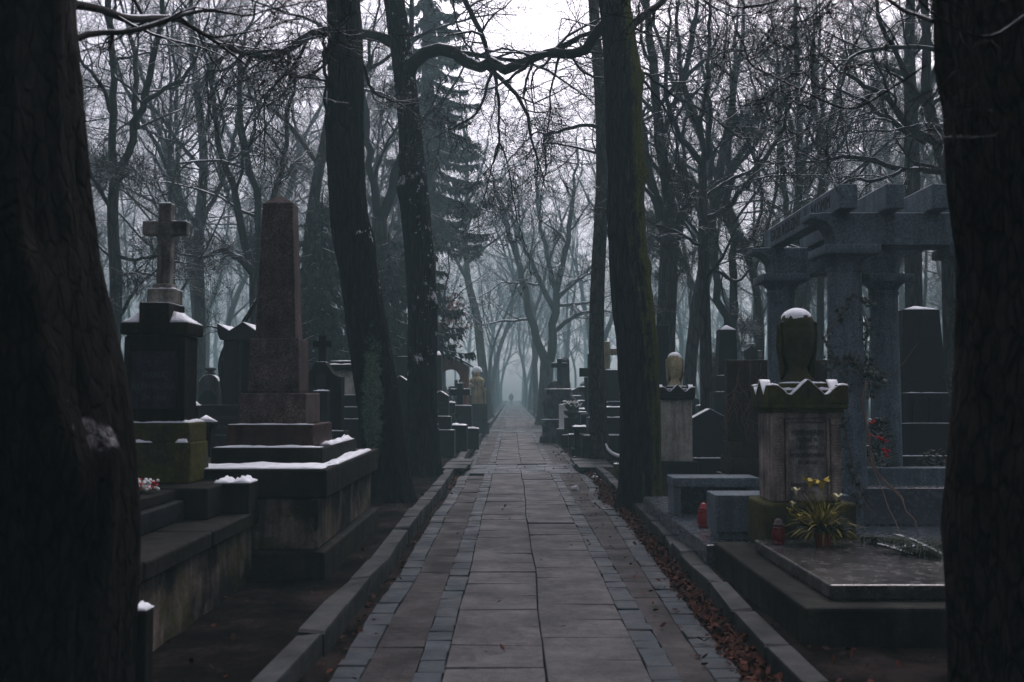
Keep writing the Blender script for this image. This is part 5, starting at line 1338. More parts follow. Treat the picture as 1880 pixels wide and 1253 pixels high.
def ivy(label, path, Y, n, seed, spread, column=None):
    """leafy creeper: brown stems with five-pointed leaves lying on the stone face"""
    t = thing('ivy', label, 'ivy', (WX(path[0][0], Y), Y, 0)); rng = np.random.default_rng(seed)
    P = [Vector(W(x, y, Y) - np.array(t.location)) for x, y in path]
    MB().tube(P, .006, 5).build('stem', M['vine'], t)
    b = MB()
    for i in range(n):
        f = rng.random() * (len(P) - 1.01); p = P[int(f)].lerp(P[int(f) + 1], f % 1) + Vector((rng.normal() * spread, rng.normal() * .03 - .02, rng.normal() * spread))
        s = rng.uniform(.016, .036); a = rng.uniform(0, 6.28); nrm_ = Vector((rng.normal() * .5, -1, rng.normal() * .4 + .2)).normalized()
        u = nrm_.cross(Vector((math.cos(a), 0, math.sin(a)))).normalized(); w = nrm_.cross(u)
        ring = [b.bm.verts.new(p + (u * math.cos(q) + w * math.sin(q)) * s * r + nrm_ * (-.15 * s if r > .8 else 0)) for q, r in zip(np.arange(10) * .628, (1, .55, .9, .6, .75, .3, .75, .6, .9, .55))]
        c = b.bm.verts.new(p + nrm_ * s * .1)
        for k in range(10): b.bm.faces.new((c, ring[k], ring[(k + 1) % 10]))
    b.build('leaves', M['ivy'], t)
    return t
yf = 9.6 - .20
ivy('dark ivy band wound across the front granite column below its middle', [(1512, 668), (1530, 664), (1555, 662), (1580, 668), (1600, 690), (1622, 692)], yf, 150, 1, .045)
ivy('sparse ivy tendril on the upper part of the front granite column', [(1525, 645), (1513, 620), (1528, 600), (1548, 570), (1562, 545), (1590, 548), (1600, 560)], yf, 46, 2, .025)
ivy('ivy strand climbing beside the gap between front and rear columns', [(1600, 730), (1592, 690), (1588, 650), (1592, 610), (1590, 585)], yf + .1, 75, 3, .03)
ivy('thin ivy trail low on the front granite column behind the plant', [(1555, 700), (1535, 740), (1552, 790), (1562, 840), (1570, 880), (1578, 940)], yf, 60, 4, .035)
ivy('ivy draped down the column edge beside the great ribbed trunk', [(1752, 560), (1750, 600), (1757, 650), (1748, 700), (1752, 760)], 9.35, 110, 5, .03)
t = thing('dead_vine', 'bare brown creeper stems trailing from the column down to the fir branches', 'vine', (WX(1600, 9.3), 9.3, 0)); b = MB()
for path, dy, r in (([(1590, 700), (1583, 740), (1594, 800), (1606, 858), (1630, 890), (1655, 915), (1664, 940), (1680, 955), (1686, 985)], -1.2, .008), ([(1596, 790), (1600, 850), (1618, 895), (1630, 930), (1645, 960), (1652, 985)], -1.3, .006), ([(1598, 850), (1622, 880), (1650, 905), (1660, 920)], -.6, .005), ([(1575, 900), (1590, 925), (1604, 942)], -.3, .005), ([(1640, 690), (1660, 665), (1685, 630)], .2, .004)):
    pts = resample([W(x, y, 9.3 + dy * i / (len(path) - 1)) for i, (x, y) in enumerate(path)], 22) - np.array(t.location); b.tube(pts, np.linspace(r, r * .6, 22), 6)
b.build('stems', M['vine'], t, True)
t = thing('dead_vine', 'reddish leafless creeper clinging to the front of the red granite slab', 'vine', (WX(1370, 12.9), 12.96, 0)); b = MB(); rng = np.random.default_rng(12)
for i in range(16):
    x = rng.uniform(1338, 1372) if i < 10 else rng.uniform(1372, 1403); y0, y1 = rng.uniform(660, 720), rng.uniform(770, 820)
    pts = [W(x + rng.normal() * 5 + 8 * math.sin(f * 4 + i), y0 + (y1 - y0) * f, 12.955) - np.array(t.location) for f in np.linspace(0, 1, 9)]; b.tube(resample(pts, 20), .008 if i < 6 else .005, 4)
b.build('stems', M['vine'], t)
def flower_cone():
    Y = 11.2; X = WX(1612, Y); zb, zt = WZ(876, Y), WZ(770, Y)
    t = thing('wreath', 'upright dark green grave bouquet with red roses leaning on the rear column', 'bouquet', (X, Y, 0)); rng = np.random.default_rng(2)
    b = MB(); f = MB()
    for i in range(420):
        v = rng.random(); r = .20 * (1 - v) ** .7 + .03; a = rng.uniform(0, 6.28)
        strap(b, (r * .7 * math.cos(a), r * .5 * math.sin(a), zb + (zt - zb) * v), (math.cos(a), math.sin(a), .7), .09, .012, 1.2, 3)
    b.build('leaves', M['foliage_dark'], t)
    MB().lathe([(.10, zb - .18), (.14, zb), (.12, zb), (0, zb - .02)], 16).build('pot', M['vine'], t, True)
    for px, py in ((1599, 777), (1604, 774), (1612, 804), (1618, 806), (1627, 810), (1598, 800), (1625, 832), (1631, 828), (1622, 826), (1628, 838)):
        p = W(px, py, Y - .14) - np.array(t.location); MB().blob(p, (.024, .024, .02), px, .5, 2).build('rose', M['petal_red'], t, True)
    MB().blob(W(1597, 771, Y - .15) - np.array(t.location), (.025, .02, .015), 3, .5, 1).build('snow', M['snow'], t, True)
flower_cone()
t = thing('shrub', 'dark shrub with one yellow blossom below the broad black obelisk', 'shrub', (WX(1712, 12.3), 12.3, .27)); b = MB(); rng = np.random.default_rng(6)
for i in range(420):
    a = rng.uniform(0, 6.28); el = rng.uniform(.1, 1.5); r = rng.uniform(.05, .30)
    strap(b, (r * math.cos(a) * math.cos(el), r * math.sin(a) * math.cos(el), .05 + r * 1.7 * math.sin(el)), (math.cos(a), math.sin(a), rng.uniform(-.2, 1)), .07, .014, 1, 3)
b.build('leaves', M['foliage_dark'], t); f = MB()
for k in range(9): f.blob((.0 + rng.normal() * .02, -.32, .22 + k * .017), (.014, .012, .014), k, .5, 1)
f.build('blossom', M['petal_yellow'], t, True)
t = thing('bouquet', 'small frosted red and white flower bunch on the grave slab by the great dark trunk', 'bouquet', (WX(266, 6.75), 6.75, .838)); rng = np.random.default_rng(5); b = MB(); f = MB(); g = MB()
for i in range(60):
    x, y, z = rng.normal() * .05, rng.normal() * .05, .02 + .07 * rng.random(); (b if i % 4 else g).blob((x, y, z), (.014, .014, .012), i, .5, 1)
for i in range(60):
    a = rng.uniform(0, 6.28); strap(f, (0, 0, 0), (math.cos(a), math.sin(a), .5), .11, .008, 1, 3)
f.build('leaves', M['foliage_dark'], t); b.build('flowers', M['petal_white'], t, True); g.build('flowers', M['petal_red'], t, True)
Y = 15.6; t = thing('plastic_cup', 'crumpled white plastic cup lying on the brick border of the path', 'cup', (WX(1054, Y), Y, .045))
o = MB().lathe([(.030, -.055), (.034, -.05), (.042, .045), (.045, .05), (.045, .056), (.038, .056), (.036, .04), (.028, -.045), (0, -.045)], 20).wobble(.012, 14, 3).build('cup', M['plastic_white'], t, True); o.rotation_euler = (1.45, .1, 1.2)

# ------------------------------------------------------------------ the walker far along the path
def walker(px, Y, h, label, seed, coat='coat'):
    t = thing('person', label, 'person', (WX(px, Y), Y, .012))
    k = h / 1.75; me = bpy.data.meshes.new('body'); s = -1 if seed else 1
    J = [((0, 0, .95), .13), ((0, .01, 1.15), .125), ((0, .01, 1.36), .15), ((0, 0, 1.47), .062), ((0, -.02, 1.54), .06), ((0, -.03, 1.62), .098), ((0, -.02, 1.72), .075),
         ((.17, .01, 1.40), .068), ((.24, .05, 1.14), .052), ((.23, -.05, .92), .042), ((.225, -.08, .83), .035), ((-.17, .01, 1.40), .068), ((-.25, -.01, 1.14), .052), ((-.24, -.12, .93), .042), ((-.235, -.16, .84), .035),
         ((.09, -.02, .86), .095), ((.10, -.12 * s, .50), .066), ((.10, -.08 * s, .10), .046), ((.11, -.20 * s, .04), .04), ((-.09, .02, .86), .095), ((-.10, .08 * s, .50), .066), ((-.10, .24 * s, .12), .046), ((-.11, .16 * s, .04), .04)]
    E = [(0, 1), (1, 2), (2, 3), (3, 4), (4, 5), (5, 6), (2, 7), (7, 8), (8, 9), (9, 10), (2, 11), (11, 12), (12, 13), (13, 14), (0, 15), (15, 16), (16, 17), (17, 18), (0, 19), (19, 20), (20, 21), (21, 22)]
    me.from_pydata([tuple(c * k for c in p) for p, _ in J], E, [])
    o = bpy.data.objects.new('body', me); link(o, t)
    sk = o.modifiers.new('skin', 'SKIN'); sd = o.modifiers.new('sub', 'SUBSURF'); sd.levels = sd.render_levels = 2
    for i, (_, r) in enumerate(J): me.skin_vertices[0].data[i].radius = (r * k, r * k)
    me.skin_vertices[0].data[0].use_root = True
    me.materials.append(M['trousers'])
    MB().lathe([(.235 * k, .72 * k), (.225 * k, .80 * k), (.185 * k, 1.02 * k), (.205 * k, 1.30 * k), (.20 * k, 1.40 * k), (.12 * k, 1.48 * k), (.075 * k, 1.52 * k)], 20, (0, .0, 0), (1.05, .72)).build('coat', M[coat], t, True)
    MB().tube([(.17 * k, .01, 1.42 * k), (.25 * k, .05, 1.14 * k), (.235 * k, -.05, .88 * k)], [.09 * k, .072 * k, .06 * k], 10).build('sleeve', M[coat], t, True)
    MB().tube([(-.17 * k, .01, 1.42 * k), (-.26 * k, -.01, 1.14 * k), (-.245 * k, -.12, .89 * k)], [.09 * k, .072 * k, .06 * k], 10).build('sleeve', M[coat], t, True)
    MB().blob((0, -.01, 1.68 * k), (.112 * k, .12 * k, .105 * k), 2, .08, 2).build('hair', M['hair'], t, True)
walker(938.5, 140.0, 1.78, 'lone walker in a dark knee-length coat far along the misty path', 0)

# ------------------------------------------------------------------ smaller graves further along both sides
rg = np.random.default_rng(21)
def filler(side, X, Y, kind, lab, grp):
    rz = rg.normal() * .08; s = rg.uniform(.85, 1.2); mk = rg.choice(['stone_black', 'stone_slate', 'stone_dark', 'stone_grey', 'stone_black', 'stone_dark'])
    name = {'cross': 'stone_cross', 'stele': 'gravestone', 'chest': 'stone_chest', 'pillar': 'grave_post', 'obelisk': 'obelisk'}[kind]  # the pillar kind is a plain stone post with no gate
    cat = {'cross': 'cross', 'stele': 'gravestone', 'chest': 'box tomb', 'pillar': 'gate post', 'obelisk': 'obelisk'}[kind]
    t = thing(name, lab, cat, (X, Y, 0), grp, rz); sn = MB()
    if kind == 'cross':
        h = rg.uniform(1.5, 2.3) * s; MB().box(-.32, .32, -.25, .25, G, .45, .01).box(-.22, .22, -.18, .18, .45, .85, .01).wobble(.006, 3, int(Y)).build('pedestal', M[mk], t)
        b = MB().box(-.07, .07, -.05, .05, .85, h, .008).box(-.24, .24, -.048, .048, h - .40, h - .27, .008); b.build('cross', M[mk], t)
        sn.snow((-.32, -.25, .45), (.32, -.25, .45), (.32, -.18, .45), (-.32, -.18, .45), .035, 1, 8, 4, .3).snow((-.24, -.05, h - .27), (.24, -.05, h - .27), (.24, .05, h - .27), (-.24, .05, h - .27), .02, 2, 8, 4, .1).snow((-.22, -.18, .85), (.22, -.18, .85), (.22, -.06, .85), (-.22, -.06, .85), .03, 3, 8, 4, .2)
    elif kind == 'stele':
        w, h = rg.uniform(.25, .45), rg.uniform(.8, 1.6) * s; MB().box(-w - .1, w + .1, -.25, .25, G, .32, .01).build('base', M['stone_dark'], t)
        b = MB()
        if rg.random() < .5: b.prism([(-w, .32), (w, .32), (w, h - .15), (0, h), (-w, h - .15)], -.1, .1, .006); sn.snow((-w, -.1, h - .15), (0, -.1, h), (0, .1, h), (-w, .1, h - .15), .025, 1, 6, 4, .1).snow((0, -.1, h), (w, -.1, h - .15), (w, .1, h - .15), (0, .1, h), .025, 2, 6, 4, .1)
        else: b.box(-w, w, -.1, .1, .32, h, .01); sn.snow((-w, -.1, h), (w, -.1, h), (w, .1, h), (-w, .1, h), .035, 3, 8, 4, .2)
        b.wobble(.006, 3, int(Y)).build('stone', M[mk], t); sn.snow((-w - .1, -.25, .32), (w + .1, -.25, .32), (w + .1, -.1, .32), (-w - .1, -.1, .32), .035, 4, 8, 4, .3)
    elif kind == 'chest':
        w, d, h = rg.uniform(.3, .55), rg.uniform(.4, .8), rg.uniform(.35, .8)
        MB().box(-w, w, -d, d, G, h - .1, .012).wobble(.008, 3, int(Y)).build('chest', M[mk], t); MB().box(-w - .06, w + .06, -d - .06, d + .06, h - .1, h, .012).build('lid', M[mk], t)
        sn.snow((-w - .06, -d - .06, h), (w + .06, -d - .06, h), (w + .06, d + .06, h), (-w - .06, d + .06, h), .05, 5, 12, 10, .25)
    elif kind == 'pillar':
        h = rg.uniform(.6, 1.2); MB().box(-.16, .16, -.16, .16, G, h, .012).wobble(.006, 3, int(Y)).build('pillar', M[mk], t); MB().box(-.2, .2, -.2, .2, h, h + .07, .01).build('cap', M[mk], t)
        sn.snow((-.2, -.2, h + .07), (.2, -.2, h + .07), (.2, .2, h + .07), (-.2, .2, h + .07), .06, 6, 8, 8, .15)
    else:
        h = rg.uniform(1.8, 2.8); MB().box(-.32, .32, -.32, .32, G, .5, .012).box(-.24, .24, -.24, .24, .5, .8, .01).build('pedestal', M[mk], t)
        b = MB().box(-.17, .17, -.17, .17, .8, h, .008, .04, .04); b.pyramid(-.13, .13, -.13, .13, h - .001, h + .12); b.build('shaft', M[mk], t)
        sn.snow((-.32, -.32, .5), (.32, -.32, .5), (.32, -.25, .5), (-.32, -.25, .5), .035, 7, 8, 4, .3).snow((-.24, -.24, .8), (.24, -.24, .8), (.24, -.17, .8), (-.24, -.17, .8), .03, 8, 8, 4, .3)
    sn.build('snow', M['snow'], t, True)
KL = {'cross': 'small snowy stone cross', 'stele': 'low snow-edged headstone', 'chest': 'low box tomb with snowy lid', 'pillar': 'small snow-capped stone post', 'obelisk': 'modest snow-stepped obelisk'}
for side in (-1, 1):
    y = 26.0
    where = 'in the misty rows beyond the brick chapel' if side < 0 else 'in the misty rows beyond the ruddy trunk'
    while y < 105:
        for row, xo in enumerate((2.25, 3.5, 5.4, 8.0)):
            if row > 1 and y < 36 and False: continue
            if rg.random() < (.82 if row < 2 else .55):
                k = rg.choice(['cross', 'stele', 'chest', 'pillar', 'obelisk'], p=[.36, .24, .14, .14, .12])
                X = side * (xo + rg.uniform(-.25, .35)); yy = y + rg.uniform(-.6, .6)
                if row == 0 and k in ('obelisk',): k = 'pillar'
                px = CX + X / yy * F
                if 1022 < px < 1060 and yy < 31: continue
                if 845 < px < 892 and yy < 35 and row > 0: continue
                filler(side, X, yy, k, KL[k] + ' ' + where, k + ' graves ' + where)
        y += 1.75 if y < 50 else 3.2
# rows deeper to the sides, seen between the near monuments
where = 'among the trees behind the cross monument and obelisk'
for _ in range(13):
    Y = rg.uniform(17, 40); px = rg.uniform(240, 735); k = rg.choice(['cross', 'stele', 'chest', 'pillar', 'obelisk'], p=[.25, .35, .2, .1, .1])
    filler(-1, WX(px, Y), Y, k, KL[k] + ' ' + where, k + ' graves ' + where)
where = 'among the trees behind the pergola and black obelisk'
for _ in range(14):
    Y = rg.uniform(19, 40); px = rg.uniform(1190, 1760); k = rg.choice(['cross', 'stele', 'chest', 'pillar', 'obelisk'], p=[.25, .35, .2, .1, .1])
    filler(1, WX(px, Y), Y, k, KL[k] + ' ' + where, k + ' graves ' + where)
WOODS_N = 300
# ------------------------------------------------------------------ the trees that can be told apart
# the two great trunks close to the camera
def great_trunk(name, label, pts, bark_m, seed, knobs=(), limbs=(), flare=.18):
    rng = np.random.default_rng(seed)
    b0 = pts[0]; root = thing(name, label, 'tree', (b0[0], b0[1], 0))
    loc = [(x - b0[0], y - b0[1], z, r) for x, y, z, r in pts]
    kn = [(x - b0[0], y - b0[1], z, r, a) for x, y, z, r, a in knobs]
    v, q = trunk_mesh(loc, 96, 230, .10, .035, flare, .6, seed, kn)
    np_mesh('trunk', v, q, M[bark_m], root)
    big, fine = Bag(), Bag()
    if limbs:
        for L, dY, Y in limbs:
            w = px_poly(L, Y, dY); s = resample(run_on([(a - b0[0], b - b0[1], c, r) for a, b, c, r in w], rng), 22)
            big.add(s[None, :, :3], np.maximum(s[None, :, 3], .004), 8)
            twigs_on(big, fine, s[None, :, :3], np.maximum(s[None, :, 3], .004), rng, 7, 5, 3, droop=-.01, t0=.15, r1=(.2, .45), rmin=.0022)
    S = resample(loc, 14)
    P, R = children(S[None, :, :3], S[None, :, 3], 9, .52, 1, (.6, 1.1), (.25, .42), 12, rng, .16, .03, .5); big.add(P, R, 8)
    P1, R1 = children(P, R, 6, .2, 1, (.4, 1.1), (.35, .65), 9, rng, .2, .01, .6); big.add(P1, R1, 5)
    twigs_on(big, fine, P1, R1, rng, 5, 4, 0, rmin=.004)
    big.build('crown', M['twig_dark'], root); fine.build('twig_sprays', M['twig_fine'], root)
great_trunk('dark_tree', 'massive dark trunk with snowy burls cropped by the picture edge beside the terrace',
            [(-1.92, 3.85, -.1, .40), (-1.90, 3.85, .4, .395), (-1.885, 3.84, 1.0, .395), (-1.94, 3.85, 1.5, .405), (-2.03, 3.86, 2.1, .37), (-2.06, 3.87, 2.6, .335), (-2.08, 3.88, 3.2, .31), (-2.1, 3.9, 5, .29), (-2.0, 4.0, 8, .27), (-2.1, 4.1, 12, .17), (-2.0, 4.2, 15, .06)],
            'bark_brown', 4, knobs=((-1.52, 3.62, 1.06, .13, .09), (-1.62, 3.55, 1.35, .14, .075), (-1.66, 3.55, 1.62, .12, .05), (-1.72, 3.54, 1.9, .14, .06), (-1.5, 3.7, 1.25, .10, .07), (-1.58, 3.58, 1.20, .09, .05)),
            limbs=(([(118, 80, 7), (170, 62, 6), (240, 58, 5), (300, 40, 5), (345, 25, 4), (390, 20, 3), (450, 30, 2)], .9, 4.0), ([(330, 33, 4), (365, 58, 3), (400, 68, 2.5), (450, 60, 1.5)], .5, 4.6), ([(110, 5, 10), (180, 16, 8), (230, 34, 8), (280, 34, 7), (330, 38, 5), (400, 80, 3)], 1.6, 5.0)))
great_trunk('dark_tree', 'massive furrowed brown trunk cropped by the picture edge in front of the pergola',
            [(2.27, 4.0, -.1, .47), (2.23, 4.0, .4, .45), (2.20, 4.0, 1.0, .43), (2.245, 4.0, 1.5, .42), (2.27, 4.0, 2.0, .425), (2.24, 4.0, 2.5, .43), (2.21, 4.0, 2.85, .43), (2.19, 4.0, 3.2, .42), (2.2, 4.05, 5, .37), (2.1, 4.1, 8, .28), (2.2, 4.2, 12, .17), (2.1, 4.3, 15, .06)],
            'bark_furrowed', 9, flare=.12,
            limbs=(([(1712, 40, 5), (1690, 30, 4), (1660, 20, 4), (1625, -5, 3), (1580, -40, 2)], .5, 3.9), ([(1880, 30, 3), (1830, 64, 3), (1790, 66, 3), (1755, 52, 2.5), (1712, 25, 2)], -.15, 3.55), ([(1420, 4, 2.2), (1390, 12, 2.2), (1350, 14, 2), (1320, 2, 1.5), (1290, -20, 1.2)], .3, 4.2), ([(1700, 120, 2), (1640, 160, 2), (1560, 200, 1.8), (1470, 165, 1.5), (1420, 140, 1)], .4, 4.4)))
M['bark_lichen'] = bark('bark_lichen', (.015, .0135, .013), (.005, .0045, .0045), snow=.25, lichen=((-.20, -.30, 1.45), (.17, .7, .95), (.20, .31, .20)))
A_STEM = [(714, 960, 42), (710, 880, 40), (706, 820, 38), (698, 760, 38), (690, 700, 38), (676, 620, 36), (667, 560, 35), (657, 500, 35), (650, 450, 37), (641, 400, 34), (637, 330, 33), (635, 260, 33), (635, 200, 31.5), (634, 100, 31.5), (630, 0, 30), (627, -80, 29)]
fork_tree('leaning_tree', 'thick dark leaning trunk with a green lichen streak behind the obelisk plinth', 'tree', 13.3, .05, A_STEM,
          [([(606, 175, 3.5), (600, 140, 3.5), (596, 105, 3.2), (606, 75, 3)], -.5), ([(668, 122, 3), (676, 150, 3), (690, 172, 2.6), (718, 185, 2)], .4), ([(606, 216, 3), (596, 190, 3), (598, 150, 2.5), (575, 145, 2), (545, 142, 1.5)], -.3), ([(604, 112, 3), (585, 128, 2.4), (560, 140, 2.2), (520, 140, 2), (490, 180, 1.5), (470, 220, 1)], -.4)],
          'bark_lichen', seed=3, extend=6, sides=64, rings=190, ridge=.10, flare=.22, c1=9, c2=7, c3=5, auto=8, auto_t=(.60, 1),
          knobs=((WX(606, 13.3) - WX(714, 13.3), -.05, WZ(225, 13.3), .14, .05), (WX(690, 13.3) - WX(714, 13.3), -.2, WZ(455, 13.3), .15, .05)))
B_STEM = [(774, 900, 33), (774, 820, 30), (774, 740, 27), (775, 650, 26), (776, 580, 26), (774, 520, 26), (769, 450, 26), (762, 380, 26), (757, 310, 23.5), (754, 250, 21.5), (746, 170, 20.5), (738, 100, 19.5), (724, 0, 19), (714, -80, 18)]
LIMB_R = [(746, 150, 15), (758, 122, 13), (775, 102, 12.5), (800, 92, 12), (825, 95, 12), (850, 103, 11.5), (870, 116, 11.5), (884, 118, 10.5), (897, 112, 10), (912, 122, 10), (940, 125, 9.5), (962, 120, 8.5), (985, 104, 8), (1000, 98, 7)]
fork_tree('arching_tree', 'dark snow-flecked trunk with a long arching limb reaching over the path', 'tree', 17.5, .03, B_STEM,
          [(LIMB_R, -2.0), ([(722, 80, 11), (705, 70, 10), (680, 64, 9.5), (640, 60, 9), (600, 58, 8.5), (580, 59, 8), (555, 72, 8), (530, 90, 7.5), (500, 105, 7), (490, 108, 6), (470, 100, 5.5), (440, 98, 5), (410, 91, 4.5), (370, 87, 3), (330, 82, 2)], -.5),
           ([(908, 124, 4), (911, 150, 3.5), (913, 175, 3), (918, 200, 2.6), (914, 230, 2.4), (916, 262, 2.2)], .3, -1.2), ([(916, 262, 2), (908, 285, 1.6), (900, 320, 1.2), (890, 360, 1)], .2, -.9), ([(916, 262, 2), (928, 285, 1.6), (935, 315, 1.2), (945, 380, 1), (960, 440, .8)], -.2, -.9),
           ([(905, 126, 3.4), (897, 150, 3), (888, 180, 2.6), (875, 208, 2.2), (850, 225, 1.8), (820, 243, 1.2)], -.3, -1.2), ([(895, 112, 4), (892, 88, 4.2), (889, 68, 4.5), (878, 50, 4.8), (868, 30, 5), (858, 8, 5.2), (845, -20, 5.5)], .5, -1.2),
           ([(448, 98, 3), (430, 120, 3), (408, 130, 2.5), (382, 130, 2.5), (380, 165, 2.2), (385, 200, 1.8), (398, 240, 1.4)], .3, -.4), ([(530, 96, 3), (525, 130, 2.4), (505, 155, 2), (485, 185, 1.8), (487, 230, 1.5), (485, 290, 1.2)], .3, -.3), ([(600, 62, 3), (592, 75, 3), (600, 110, 2.5), (570, 140, 2.2), (545, 138, 1.5)], .3, -.3),
           ([(884, 120, 2.6), (862, 90, 2), (850, 70, 2), (838, 40, 1.8), (832, 0, 1.8)], .2, -.9), ([(1000, 98, 6.5), (1020, 101, 5), (1050, 96, 3)], -.3, -2.0)],
          'bark_snowy', seed=5, extend=6, sides=56, rings=180, ridge=.10, flare=.2, c1=9, c2=6, c3=4, auto=8, auto_t=(.62, 1),
          knobs=((WX(739, 17.5) - WX(774, 17.5), -.1, WZ(350, 17.5), .16, .06), (WX(800, 17.5) - WX(774, 17.5), -.1, WZ(560, 17.5), .12, .07)))
C_STEM = [(1178, 960, 42), (1176, 900, 38), (1175, 820, 37), (1174, 740, 36), (1170, 650, 36.5), (1164, 580, 37), (1158, 520, 35), (1152, 450, 33.5), (1148, 380, 33.5), (1150, 310, 33), (1145, 240, 33), (1144, 170, 33.5), (1140, 110, 32), (1134, 50, 30), (1128, 0, 29), (1122, -80, 28)]
fork_tree('mossy_tree', 'stout black trunk with vivid green moss down its flank at the gutter', 'tree', 13.3, .02, C_STEM,
          [([(1116, 40, 11), (1100, 58, 10.5), (1085, 74, 10), (1070, 90, 9.5), (1050, 98, 9), (1030, 100, 9), (1012, 96, 8.5), (1000, 98, 7.5), (985, 106, 6), (968, 116, 4)], .9), ([(1160, 45, 9), (1180, 28, 8), (1200, 14, 7), (1225, -8, 6), (1260, -40, 5)], .8),
           ([(1050, 100, 2.6), (1062, 125, 2.4), (1085, 140, 2.2), (1105, 144, 2)], .2, .6), ([(1168, 130, 4), (1190, 140, 2.8), (1230, 170, 2.2), (1290, 205, 1.8), (1360, 250, 1.5), (1420, 255, 1.2)], 1.5), ([(1026, 106, 3), (1020, 130, 2.2), (1012, 160, 2), (1010, 200, 1.6), (1005, 240, 1.2)], .3, .7), ([(1012, 104, 2.6), (1000, 120, 2.2), (985, 128, 2), (975, 150, 1.4), (980, 200, 1)], .4, .7), ([(1168, 140, 3), (1195, 165, 2.4), (1225, 210, 2), (1238, 245, 1.5), (1245, 290, 1.2)], .8)],
          'bark_moss', seed=8, extend=6, sides=64, rings=190, ridge=.09, flare=.22, c1=9, c2=6, c3=4, auto=8, auto_t=(.62, 1),
          knobs=((WX(1184, 13.3) - WX(1178, 13.3) + .0, -.08, WZ(142, 13.3), .11, .07), (WX(1190, 13.3) - WX(1178, 13.3), -.05, WZ(320, 13.3), .10, .07), (WX(1196, 13.3) - WX(1178, 13.3), -.05, WZ(490, 13.3), .10, .04), (WX(1118, 13.3) - WX(1178, 13.3), -.1, WZ(430, 13.3), .10, .05)))
fork_tree('slim_tree', 'slim ruddy brown trunk rising at the gutter cover beyond the mossy tree', 'tree', 21.5, .02,
          [(1101, 850, 20), (1100, 800, 16.5), (1097, 720, 15), (1095, 640, 14), (1096, 560, 13.5), (1099, 480, 13), (1103, 400, 12.2), (1105, 320, 11), (1104, 230, 10.5), (1100, 150, 10.5), (1094, 70, 10), (1088, -20, 9.5)],
          [([(1100, 236, 4), (1085, 230, 3.5), (1060, 232, 3.2), (1030, 240, 3), (1000, 249, 2.6), (998, 270, 2), (1003, 300, 1.8), (1000, 330, 1.3)], -.4), ([(1000, 249, 2), (985, 243, 1.6), (960, 265, 1.3), (930, 300, 1)], -.2, -.4)],
          'bark_ruddy', seed=12, extend=6, sides=24, rings=70, ridge=.03, flare=.3, c1=9, c2=7, c3=5, auto=7, auto_t=(.66, 1))
# trees in the middle distance
fork_tree('forked_tree', 'dark forking tree growing behind the cross monument', 'tree', 20, .1, [(203, 700, 14), (210, 610, 12.5), (213, 520, 11), (208, 430, 10), (207, 380, 9.5), (211, 330, 9.5)],
          [([(211, 335, 8), (206, 270, 7), (206, 200, 7), (207, 120, 6), (203, 50, 6), (196, -40, 5)], .5), ([(212, 335, 8), (232, 290, 7), (250, 235, 7), (262, 190, 6.5), (280, 125, 6), (290, 60, 5), (305, -30, 4)], -.6), ([(252, 230, 5), (248, 180, 5), (250, 120, 4.5), (240, 60, 4)], .9, -.3), ([(262, 190, 5), (300, 165, 4), (340, 140, 3.5), (370, 80, 3)], .6, -.4), ([(211, 470, 4), (245, 478, 3), (290, 470, 2.6), (320, 480, 2)], -.5), ([(206, 210, 4), (180, 150, 3.5), (150, 110, 3), (130, 60, 2)], -.8), ([(209, 400, 4), (185, 350, 3.5), (165, 320, 3), (150, 270, 2)], -.7), ([(215, 510, 3), (250, 500, 2.5), (285, 508, 2)], .6)],
          'bark_mid', seed=21, extend=.0, c1=10, c2=7, c3=5, auto=3)
fork_tree('crooked_tree', 'crooked tree with a snowy sagging limb behind the obelisk', 'tree', 24, .1, [(480, 720, 14), (473, 620, 12), (469, 540, 11), (468, 500, 10)],
          [([(468, 505, 9), (455, 488, 7.5), (440, 476, 6.5), (420, 466, 5.5), (400, 462, 4.5), (370, 474, 3), (330, 468, 2)], -.8), ([(466, 500, 8), (448, 440, 7), (430, 370, 6.5), (416, 310, 6), (398, 240, 5), (390, 160, 4)], .5), ([(470, 500, 8), (478, 430, 7), (470, 370, 6.5), (458, 300, 6), (440, 220, 5.5), (440, 120, 4.5)], .9), ([(476, 440, 5), (500, 380, 5), (520, 300, 4.5), (530, 200, 4)], 1.2)],
          'bark_mid', seed=22, extend=0, c1=10, c2=8, c3=5, auto=2)
fork_tree('tall_tree', 'pale straight tree in the haze behind the cross monument', 'tree', 33, .1, [(366, 700, 11), (367, 620, 10.5), (366, 540, 10), (364, 460, 9.5), (369, 380, 9), (374, 300, 8), (368, 220, 7), (358, 140, 6), (350, 40, 5)],
          [([(366, 500, 5), (345, 440, 4.5), (330, 380, 4), (300, 320, 3)], -1), ([(368, 420, 5), (395, 360, 4.5), (420, 290, 4), (440, 200, 3)], 1)], 'bark_mid', seed=23, extend=5, c1=9, c2=7, c3=5, auto=8, auto_t=(.35, 1))
fork_tree('forked_tree', 'grey forked tree showing between the two dark trunks', 'tree', 28, .1, [(700, 720, 15), (698, 620, 14.5), (697, 520, 14), (697, 430, 14), (697, 400, 13.5)],
          [([(697, 405, 9), (688, 350, 8), (680, 300, 7), (672, 240, 6.5), (668, 150, 5)], .5), ([(699, 405, 10), (716, 360, 9.5), (730, 310, 9), (738, 250, 8), (745, 150, 7), (755, 40, 5)], -.5)], 'bark_mid', seed=24, extend=0, c1=10, c2=7, c3=5, auto=3)
